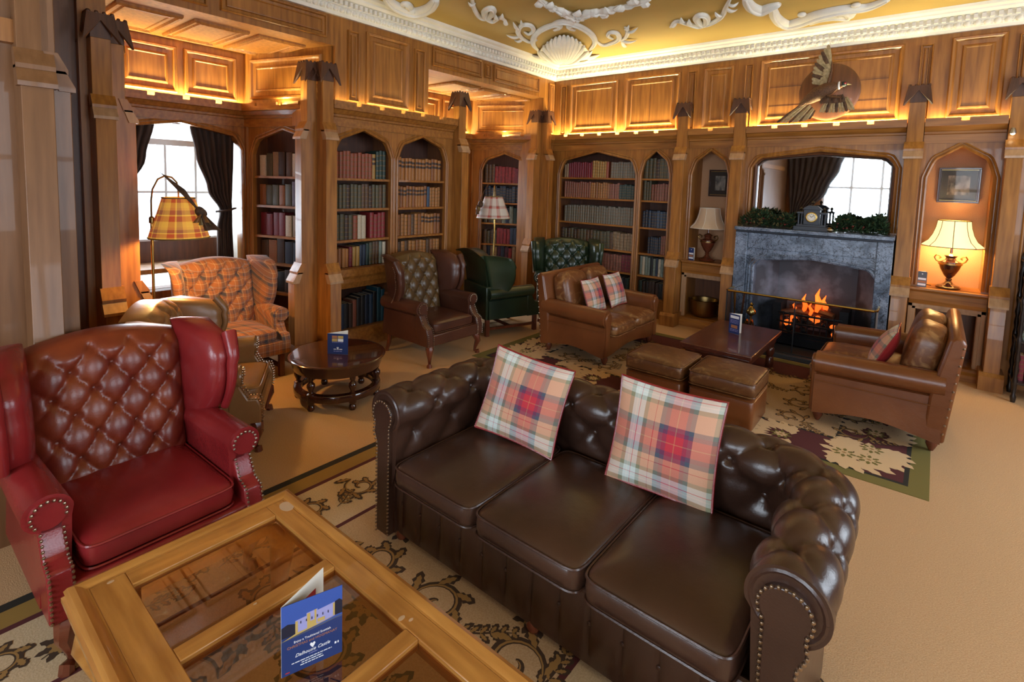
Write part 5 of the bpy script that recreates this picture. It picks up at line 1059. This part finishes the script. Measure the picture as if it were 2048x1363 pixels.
# ------------------------------------------------------------------ floor lamps with tartan shades
def floor_lamp(label, loc, rz, lit, k=1.0, kz=None):
    t = thing('floor_lamp', label, 'lamp', loc, rz); bm = 'old_brass'; mat = 'shade_tartan_lit' if lit else 'shade_tartan'
    MB().lathe([(.001, 0), (.14, 0), (.145, .012), (.05, .03), (.018, .05), (.012, .06)], n=24).build('base', bm, t, smooth=True)
    MB().tube([(0, 0, .05), (0, 0, 1.36)], .011, 10).build('pole', 'brass', t, smooth=True); MB().lathe([(.011, 1.34), (.02, 1.345), (.02, 1.38), (.011, 1.39)], n=12).build('joint', bm, t, smooth=True)
    MB().tube([(0, 0, 1.36), (0, 0, 1.50), (.012, 0, 1.58), (.05, 0, 1.65), (.10, 0, 1.675), (.15, 0, 1.665), (.185, 0, 1.63), (.195, 0, 1.56), (.195, 0, 1.50)], .007, 8).build('crook', bm, t, smooth=True)
    b = MB(); n = 40; rings = [[((.195+r*math.cos(2*PI*i/n)), r*math.sin(2*PI*i/n), z) for i in range(n+1)] for r, z in ((.225, 1.235), (.20, 1.31), (.155, 1.42), (.120, 1.52))]
    b.loft(rings, False, 0, False, [(i/n*2.2, j/3*.8) for j in range(4) for i in range(n+1)]); sh = b.build('shade', mat, t, smooth=True, fix=False)
    for r, z in ((.226, 1.235), (.121, 1.52)): MB().tube([(.195+r*math.cos(2*PI*i/24), r*math.sin(2*PI*i/24), z) for i in range(25)], .005, 5, caps=False).build('shade_binding', 'leaf_gold', sh, smooth=True)
    # bunch of quills tied on with a cloth bow
    for i in range(6):
        MB().tube([(.05+.012*i, -.09, 1.70-.008*i), (.16+.01*i, -.14, 1.58), (.29, -.17, 1.45)], [.002, .004, .007], 5).build('quill', 'feather_dark', t, smooth=True)
    b = MB(); pad(b, (.32, -.16, 1.42), (.05, .035, .035), .8, .8, 14, 8, rot=Matrix.Rotation(.7, 3, 'Y')); b.build('bow_knot', 'feather_dark', t, smooth=True)
    for s, (x, z) in enumerate(((.36, 1.33), (.40, 1.29), (.31, 1.35))):
        b = MB(); b.grid(lambda u, v: (.32+(x-.32)*v+(u-.5)*.09*(.4+v), -.175-.02*math.sin(u*9)-.01*s, 1.41+(z-1.41)*v), 8, 6); b.build('bow_tail', ('leaf_gold', 'feather_dark', 'leather_tan')[s], t, smooth=True)
    MB().ball((.195, 0, 1.37), .032, 12).build('bulb', 'bulb' if lit else 'white_paint', t, smooth=True)
    if lit:
        l = bpy.data.lights.new('lamp_light', 'POINT'); l.energy = 26; l.color = (1, .66, .22); l.shadow_soft_size = .05; o = bpy.data.objects.new('lamp_light', l); C.objects.link(o); o.parent = t; o.location = (.195, 0, 1.33)
    t.scale = (k, k, kz or k); return t
floor_lamp('lit brass floor lamp with an orange tartan shade in the window bay', (-4.36, 1.275, 0), PI/2-.1, True, .89, 1.035)
floor_lamp('unlit brass floor lamp with a red and cream tartan shade in the far bay', (-4.80, 5.62, 0), -PI/2+.6, False, 1.03)
# ------------------------------------------------------------------ curtains
def curtain(label, prof, X, pleats, axis='x', hold=None):
    """pleated drape; prof = (z, a0, a1) rows from the top, spanning a0..a1 along the window"""
    t = thing('curtain', label, 'curtain'); b = MB(); nu = pleats*8; pr = []
    for (za, p0, p1), (zb, q0, q1) in zip(prof[:-1], prof[1:]):
        for k in range(6): f = k/6; e = f*f*(3-2*f); pr.append((za+(zb-za)*f, p0+(q0-p0)*e, p1+(q1-p1)*e))
    pr.append(prof[-1])
    def g(u, v):
        z, a0, a1 = pr[min(len(pr)-1, int(round(v*(len(pr)-1))))]; a = a0+(a1-a0)*u; d = .022*math.sin(u*pleats*2*PI)+.008*math.sin(u*23+z*5)
        return (X+d, a, z) if axis == 'x' else (a, X+d, z)
    b.grid(g, nu, len(pr)-1); o = b.build('drape', 'curtain_cloth', t, smooth=True, angle=3); m = o.modifiers.new('s', 'SOLIDIFY'); m.thickness = .006
    if hold:
        z, a0, a1 = hold; pts = [(X+.05*math.sin(PI*k/10)+.01, a0+(a1-a0)*k/10, z+.03*(k/10)) for k in range(11)]
        MB().tube([p if axis == 'x' else (p[1], p[0], p[2]) for p in pts], .03, 8, flat=.4).build('tie_back', 'curtain_cloth', t, smooth=True)
    return t
curtain('dark curtain drawn back at the near side of the bright bay window', [(2.26, 1.37, 1.74), (1.9, 1.37, 1.66), (1.55, 1.37, 1.50), (1.3, 1.37, 1.46), (.86, 1.37, 1.48)], BX-.10, 6)
curtain('dark checked curtain tied back beside the narrow bookcase of the bay window', [(2.26, 2.05, 2.47), (1.95, 2.10, 2.46), (1.6, 2.20, 2.45), (1.37, 2.32, 2.44), (1.2, 2.29, 2.44), (.86, 2.29, 2.45)], BX-.10, 7, hold=(1.37, 2.28, 2.46))
curtain('dark curtain in the far bay behind the second floor lamp', [(2.26, 5.55, 5.92), (1.6, 5.70, 5.92), (1.37, 5.76, 5.91), (.86, 5.74, 5.92)], BX-.10, 5)
curtain('dark brown curtain swept aside from the rear window, seen in the mirror', [(2.95, -3.2, -1.78), (2.4, -3.15, -1.95), (1.8, -3.1, -2.20), (1.25, -3.05, -2.60), (.9, -3.05, -2.62), (.15, -3.05, -2.55)], YR+.14, 9, 'y')
# ------------------------------------------------------------------ turned whatnot at the edge of the room
et = thing('whatnot', 'black turned whatnot with books in the corner by the lit niche', 'shelf unit', (.82, 6.36, 0))
for z in (.16, .52, .86, 1.20): MB().box(-.20, .22, -.17, .17, z, z+.022).build('shelf', 'black_wood', et, bevel=.004)
for x in (-.185, .205):
    for y in (-.155, .155):
        pr = [(.001, 0), (.016, 0), (.022, .05), (.014, .07), (.018, .14)]
        for z in (.182, .542, .882): pr += [(.020, z+.01), (.012, z+.05), (.020, z+.10), (.013, z+.16), (.021, z+.20), (.012, z+.26), (.02, z+.31)]
        MB().lathe(pr+[(.02, 1.24), (.001, 1.30)], (x, y, 0), 10).build('post', 'black_wood', et, smooth=True)
for z, n, c in ((.182, 5, 'crimson'), (.542, 6, 'sage'), (.882, 5, 'dgreen')):
    for k in range(n):
        o = bpy.data.objects.new('book', book_mesh(c, 1)); C.objects.link(o); o.location = (.67+.045*k, 6.27, z); o.rotation_euler = (0, 0, PI); o.scale = (.04, .16, .22+.01*(k % 3)); tag(o, '%s book on the black turned whatnot' % WORD[c], 'book', 'books on the whatnot')
# ------------------------------------------------------------------ rugs
random.seed(5)
def spiral(c, r0, turns, a0, sgn_, n=26): return [(c[0]+r0*(1-.86*k/n)*math.cos(a0+sgn_*turns*2*PI*k/n), c[1]+r0*(1-.86*k/n)*math.sin(a0+sgn_*turns*2*PI*k/n)) for k in range(n+1)]
def ribbon(b, pts, w, z, taper=True):
    n = len(pts); L, R = [], []; z += random.uniform(0, .0003)
    for i, p in enumerate(pts):
        a, c = pts[max(0, i-1)], pts[min(n-1, i+1)]; dx, dy = c[0]-a[0], c[1]-a[1]; l = math.hypot(dx, dy) or 1
        h = w*(math.sin(PI*(i+.6)/(n+.2))**.6 if taper else 1)/2; L.append((p[0]-dy/l*h, p[1]+dx/l*h, z)); R.append((p[0]+dy/l*h, p[1]-dx/l*h, z))
    b.add(L+R, [(i, i+1, n+i+1, n+i) for i in range(n-1)])
def leaf(b, p, a, L, w, z):
    z += random.uniform(0, .0003); ca, sa = math.cos(a), math.sin(a); P = [(0, 0), (.25, .7), (.4, .55), (.55, 1), (.68, .6), (.82, .65), (1, 0), (.82, -.65), (.68, -.6), (.55, -1), (.4, -.55), (.25, -.7)]
    b.add([(p[0]+ca*x*L-sa*y*w, p[1]+sa*x*L+ca*y*w, z) for x, y in P] + [(p[0]+ca*L*.5, p[1]+sa*L*.5, z)], [(i, (i+1) % 12, 12) for i in range(12)])
def flower(b, c, o, p, r, z):
    for k in range(8): leaf(b, (p[0], p[1]), k*PI/4, r, r*.22, z)
    for k in range(8): leaf(o, (p[0], p[1]), k*PI/4+.39, r*.62, r*.15, z+.0004)
    leaf(c, (p[0]-r*.2, p[1]), 0, r*.4, r*.18, z+.0008)
def scroll(b, o, c, r, a0, s, z):
    sp = spiral(c, r, 1.35, a0, s); ribbon(b, sp, r*.26, z); ribbon(o, spiral(c, r*.95, 1.3, a0+.05*s, s), r*.075, z+.0004)
    for k in range(0, 20, 3):
        p = sp[k]; a = math.atan2(p[1]-c[1], p[0]-c[0]); leaf(b, p, a+s*1.2, r*(1.0-.03*k), r*.23, z); leaf(o, p, a+s*1.2, r*(.8-.024*k), r*.13, z+.0004)
def trail(b, o, p, a, n, step, z):
    pts = [p]
    for k in range(n):
        a += .16*math.sin(k*.8); p = (p[0]+step*math.cos(a), p[1]+step*math.sin(a)); pts.append(p)
        for s in (-1, 1): leaf(b, p, a+s*.85, step*1.7*(1-k/n*.5), step*.42, z); leaf(o, p, a+s*.85, step*1.2*(1-k/n*.5), step*.22, z+.0004)
    ribbon(b, pts, step*.22, z)
def rug(label, x0, x1, y0, y1, layers):
    t = thing('rug', label, 'rug'); i0 = 0; z = 0
    for k, (inset, mat, nm) in enumerate(layers):
        z = .004+.0008*k; MB().box(x0+inset, x1-inset, y0+inset, y1-inset, 0 if k == 0 else z-.0008, z).build(nm, mat, t)
    return t, z
ra_, z = rug('cream rug with brown scrolling foliage under the chesterfield and glass coffee table', -2.76, -.32, -1.2, 2.42, [(0, 'rug_black', 'outer_band'), (.05, 'rug_gold', 'gold_band'), (.155, 'rug_maroon', 'maroon_line'), (.185, 'rug_cream', 'border'), (.56, 'rug_maroon', 'inner_line'), (.585, 'rug_sand', 'field')])
br, oc, mr_ = MB(), MB(), MB()
for k in range(12):
    y = -1.0+.30*k; scroll(br, oc, (-2.40, y), .10, (k % 2)*PI, 1 if k % 2 else -1, z+.0003); trail(br, oc, (-2.33, y+.10), 1.2 if k % 2 else 1.9, 4, .035, z+.0003)
    if k % 3 == 1: flower(br, mr_, oc, (-2.36, y+.17), .085, z+.0003)
for k in range(8): x = -2.2+.28*k; scroll(br, oc, (x, 2.02), .10, 0, 1, z+.0003); scroll(br, oc, (x, -.8), .1, 0, -1, z+.0003)
for k in range(4):
    y = .15+.42*k
    for j in range(4):
        x = -2.02+.40*j+(.16 if k % 2 else 0); scroll(br, oc, (x, y), .135, j*1.3+k, 1 if (j+k) % 2 else -1, z+.0003); trail(br, oc, (x+.12, y-.05), -.5+j*.9, 6, .042, z+.0003)
        if (j+k) % 2: flower(br, mr_, oc, (x-.05, y+.22), .10, z+.0003)
for m_, nm, mm in ((br, 'brown_scrollwork', 'rug_brown'), (oc, 'ochre_scrollwork', 'rug_ochre'), (mr_, 'flower_heart', 'rug_maroon')): m_.build(nm, mm, ra_, fix=False)['kind'] = 'stuff'
rb_, z = rug('maroon-bordered rug with cream acanthus leaves in front of the fireplace', -3.50, .10, 3.80, 6.0, [(0, 'rug_olive', 'olive_band'), (.10, 'rug_black', 'black_line'), (.125, 'rug_maroon', 'border'), (.50, 'rug_black', 'dotted_line'), (.53, 'rug_sand', 'field')])
br, oc, lf, ce = MB(), MB(), MB(), MB()
def acanthus(c, s, a):
    for k in range(-5, 6): leaf(lf, (c[0]+.35*s*math.cos(a+k*.5), c[1]+.35*s*math.sin(a+k*.5)), a+k*.30, s*(1.15-.07*abs(k)), s*.20, z+.0003)
    flower(ce, oc, lf, c, s*.34, z+.0009)
def at_border(): 
    x0, x1, y0, y1, d = -3.50, .10, 3.80, 6.0, .312
    for k in range(8): x = x0+.45+(x1-x0-.9)*k/7; yield (x, y0+d), (0 if k % 2 else PI)
    for k in range(5): y = y0+.5+(y1-y0-1.0)*k/4; yield (x0+d, y), PI/2; yield (x1-d, y), (PI/2 if k % 2 else -PI/2)
    yield (x1-d, y0+d), PI*.75; yield (x0+d, y0+d), PI*.25
for c, a in at_border(): acanthus(c, .215, a)
for k in range(46): x = -2.96+2.52*k/45; oc.box(x, x+.02, 4.308, 4.322, z, z+.0004)
for k in range(7):
    for j in range(4):
        x, y = -2.75+.40*k, 4.50+.33*j; scroll(br, oc, (x, y), .105, k*1.1+j, 1 if (k+j) % 2 else -1, z+.0003); trail(br, oc, (x+.08, y-.06), .4+k+j*.7, 5, .036, z+.0003)
for m_, nm, mm in ((br, 'dark_scrollwork', 'rug_brown'), (oc, 'ochre_scrollwork', 'rug_ochre'), (lf, 'cream_leaves', 'rug_leaf'), (ce, 'rosettes', 'rug_olive')): m_.build(nm, mm, rb_, fix=False)['kind'] = 'stuff'
# ------------------------------------------------------------------ plaster relief on the ceiling
def relief(parent, px, r, name='scroll', lumps=0):
    pts = [onz(x, y, ZC) for x, y in px]; out = []
    for i in range(len(pts)-1):
        p0, p1, p2, p3 = pts[max(0, i-1)], pts[i], pts[i+1], pts[min(len(pts)-1, i+2)]
        for k in range(5):
            t = k/5; out.append(.5*((2*p1)+(p2-p0)*t+(2*p0-5*p1+4*p2-p3)*t*t+(3*p1-p0-3*p2+p3)*t**3))
    out.append(pts[-1]); n = len(out); rr = [.78*r*(.30+.70*math.sin(PI*(k+.5)/n)**.7)*(1+.22*lumps*math.sin(k*2.1)) for k in range(n)]
    b = MB(); b.tube([p-Vector((0, 0, .012)) for p in out], rr, 8, flat=.7, up=(0, 0, 1)); 
    b.tube([p-Vector((0, 0, .012+q*.62)) for p, q in zip(out, rr)], [q*.30 for q in rr], 6, up=(0, 0, 1)); return b.build(name, 'plaster', parent, smooth=True, angle=1.4)
def pleaf(parent, p, q, w):
    a, c = onz(*p, ZC), onz(*q, ZC); b = MB(); n = 8; b.tube([a.lerp(c, k/n)-Vector((0, 0, .008+.028*math.sin(PI*k/n))) for k in range(n+1)], [w*(.25+.75*math.sin(PI*min(1, (k+1.2)/n*.9)))*(1 if k < n else .1) for k in range(n+1)], 6, flat=.55, up=(0, 0, 1)); return b.build('leaf', 'plaster', parent, smooth=True)
ca = thing('ceiling_cartouche', 'white plaster shell cartouche in the corner of the yellow ceiling', 'plaster ornament')
base = onz(1127, 121, ZC)
for k in range(13):
    a = k/12; q = onz(1079+98*a, 98-32*math.sin(PI*a)**.8, ZC); n = 10; L = (q-base).length
    MB().tube([base.lerp(q, j/n)-Vector((0, 0, .02+.075*math.sin(PI*(j/n)**.8*.95))) for j in range(n+1)], [.010+.026*(j/n)*L/.75 if j < n else .014 for j in range(n+1)], 8, up=(0, 0, 1)).build('shell_rib', 'plaster', ca, smooth=True)
b = MB(); rim = [onz(1079+98*k/20, 99-32*math.sin(PI*k/20)**.8, ZC) for k in range(21)]; c0 = len(b.v)
b.add([tuple(base-Vector((0, 0, .02)))]+[tuple(p-Vector((0, 0, .025))) for p in rim], [(0, k, k+1) for k in range(1, 21)]); b.build('shell_back', 'plaster', ca)
for px, r in (([(1078, 100), (1066, 86), (1072, 66), (1090, 53), (1112, 46), (1120, 52), (1108, 58)], .055), ([(1180, 98), (1190, 84), (1184, 68), (1166, 54), (1146, 46), (1138, 52), (1150, 58)], .055), ([(1105, 47), (1125, 40), (1148, 46)], .06),
              ([(1074, 78), (1060, 82), (1044, 74), (1036, 62), (1044, 48), (1060, 48), (1067, 58), (1058, 66), (1049, 62)], .04), ([(1186, 74), (1204, 88), (1224, 84), (1238, 76), (1234, 64), (1221, 62), (1216, 70), (1226, 76)], .04), ([(1232, 80), (1250, 74), (1256, 60), (1250, 52)], .032)):
    relief(ca, px, r)
for p, q, w in (((1044, 70), (1012, 68), .03), ((1046, 76), (1028, 78), .03), ((1040, 58), (1026, 42), .025), ((1046, 50), (1042, 38), .022), ((1240, 78), (1274, 79), .03), ((1244, 82), (1254, 91), .025), ((1252, 62), (1276, 53), .028), ((1250, 56), (1258, 48), .022), ((1100, 112), (1062, 108), .05), ((1096, 118), (1074, 100), .045), ((1105, 122), (1078, 116), .04), ((1160, 112), (1200, 108), .05), ((1158, 118), (1185, 100), .045), ((1150, 122), (1180, 118), .04)): pleaf(ca, p, q, w)
for k, cx in enumerate((1117, 1140)): relief(ca, [(cx-8, 112), (cx-4, 105), (cx+5, 106), (cx+6, 114), (cx-1, 116), (cx-2, 110)], .03)
sw = thing('ceiling_garland', 'white plaster floral garland at the crown of the yellow ceiling', 'plaster ornament'); relief(sw, [(1078, -6), (1098, 10), (1120, 18), (1145, 30), (1160, 31), (1178, 22), (1205, 20), (1232, 14), (1262, 8), (1300, -4)], .075, 'garland', 1)
for k in range(16):
    f = k/15; x = 1082+205*f; y = 4+26*math.sin(PI*min(1, f*1.15))**.8-4; pleaf(sw, (x, y), (x+(9 if k % 2 else -9), y-7 if k % 3 else y+6), .05)
s1 = thing('ceiling_scroll', 'small white plaster scroll left of the ceiling cartouche', 'plaster ornament'); relief(s1, [(944, -8), (948, 14), (960, 32), (976, 33), (986, 22), (982, 13), (970, 20), (972, 33), (986, 40), (1000, 33), (1011, 40)], .05)
for p, q in (((995, 36), (990, 25)), ((1002, 34), (1005, 25)), ((1010, 38), (1014, 46)), ((950, 5), (936, 2))): pleaf(s1, p, q, .026)
s2 = thing('ceiling_scroll', 'leafy white plaster scroll between the cartouche and the pheasant', 'plaster ornament'); relief(s2, [(1341, 52), (1352, 40), (1372, 44), (1396, 50), (1412, 44), (1412, 31), (1400, 27), (1393, 36), (1404, 47), (1426, 42), (1444, 30), (1452, 12), (1462, -8)], .05)
for p, q in (((1352, 42), (1340, 50)), ((1366, 42), (1362, 33)), ((1380, 46), (1378, 36)), ((1452, 14), (1476, 16)), ((1456, 6), (1478, 2)), ((1444, 28), (1430, 22))): pleaf(s2, p, q, .028)
s3 = thing('ceiling_scroll', 'broad white plaster scroll above the pheasant plaque', 'plaster ornament'); relief(s3, [(1492, -6), (1502, 10), (1522, 17), (1542, 10), (1560, 5)], .09); relief(s3, [(1546, 12), (1552, 32), (1572, 45), (1604, 38), (1640, 24), (1688, 14), (1735, 10), (1776, -4)], .10); relief(s3, [(1620, 45), (1640, 36), (1668, 30), (1694, 30), (1700, 24), (1688, 20), (1676, 26), (1684, 31)], .07)
for p in ((1604, 25), (1712, 6)): MB().ball(onz(*p, ZC)-Vector((0, 0, .02)), .04, 12, sz=.6).build('bead', 'plaster', s3, smooth=True)
s4 = thing('ceiling_scroll', 'white plaster ring scroll over the two-arched bookcase', 'plaster ornament'); relief(s4, [(770, -10), (784, 4), (806, 14), (834, 20), (860, 12), (872, -4)], .11); relief(s4, [(790, 10), (806, 17), (818, 12), (812, 4), (802, 8)], .06)
# ------------------------------------------------------------------ small spotlight on the last pillar
sp_ = thing('spotlight', 'tiny bright spotlight fixed to the pillar beyond the lit niche', 'spotlight', ony(2026, 262, 6.50))
MB().tube([(0, .05, .0), (0, .0, .0)], .012, 10).build('bracket', 'steel', sp_, smooth=True); MB().lathe([(.012, .03), (.022, .0), (.024, -.02), (.020, -.022)], n=14).build('housing', 'steel', sp_, smooth=True)
MB().ball((0, -.004, -.018), .017, 10).build('lens', 'bulb', sp_, smooth=True)
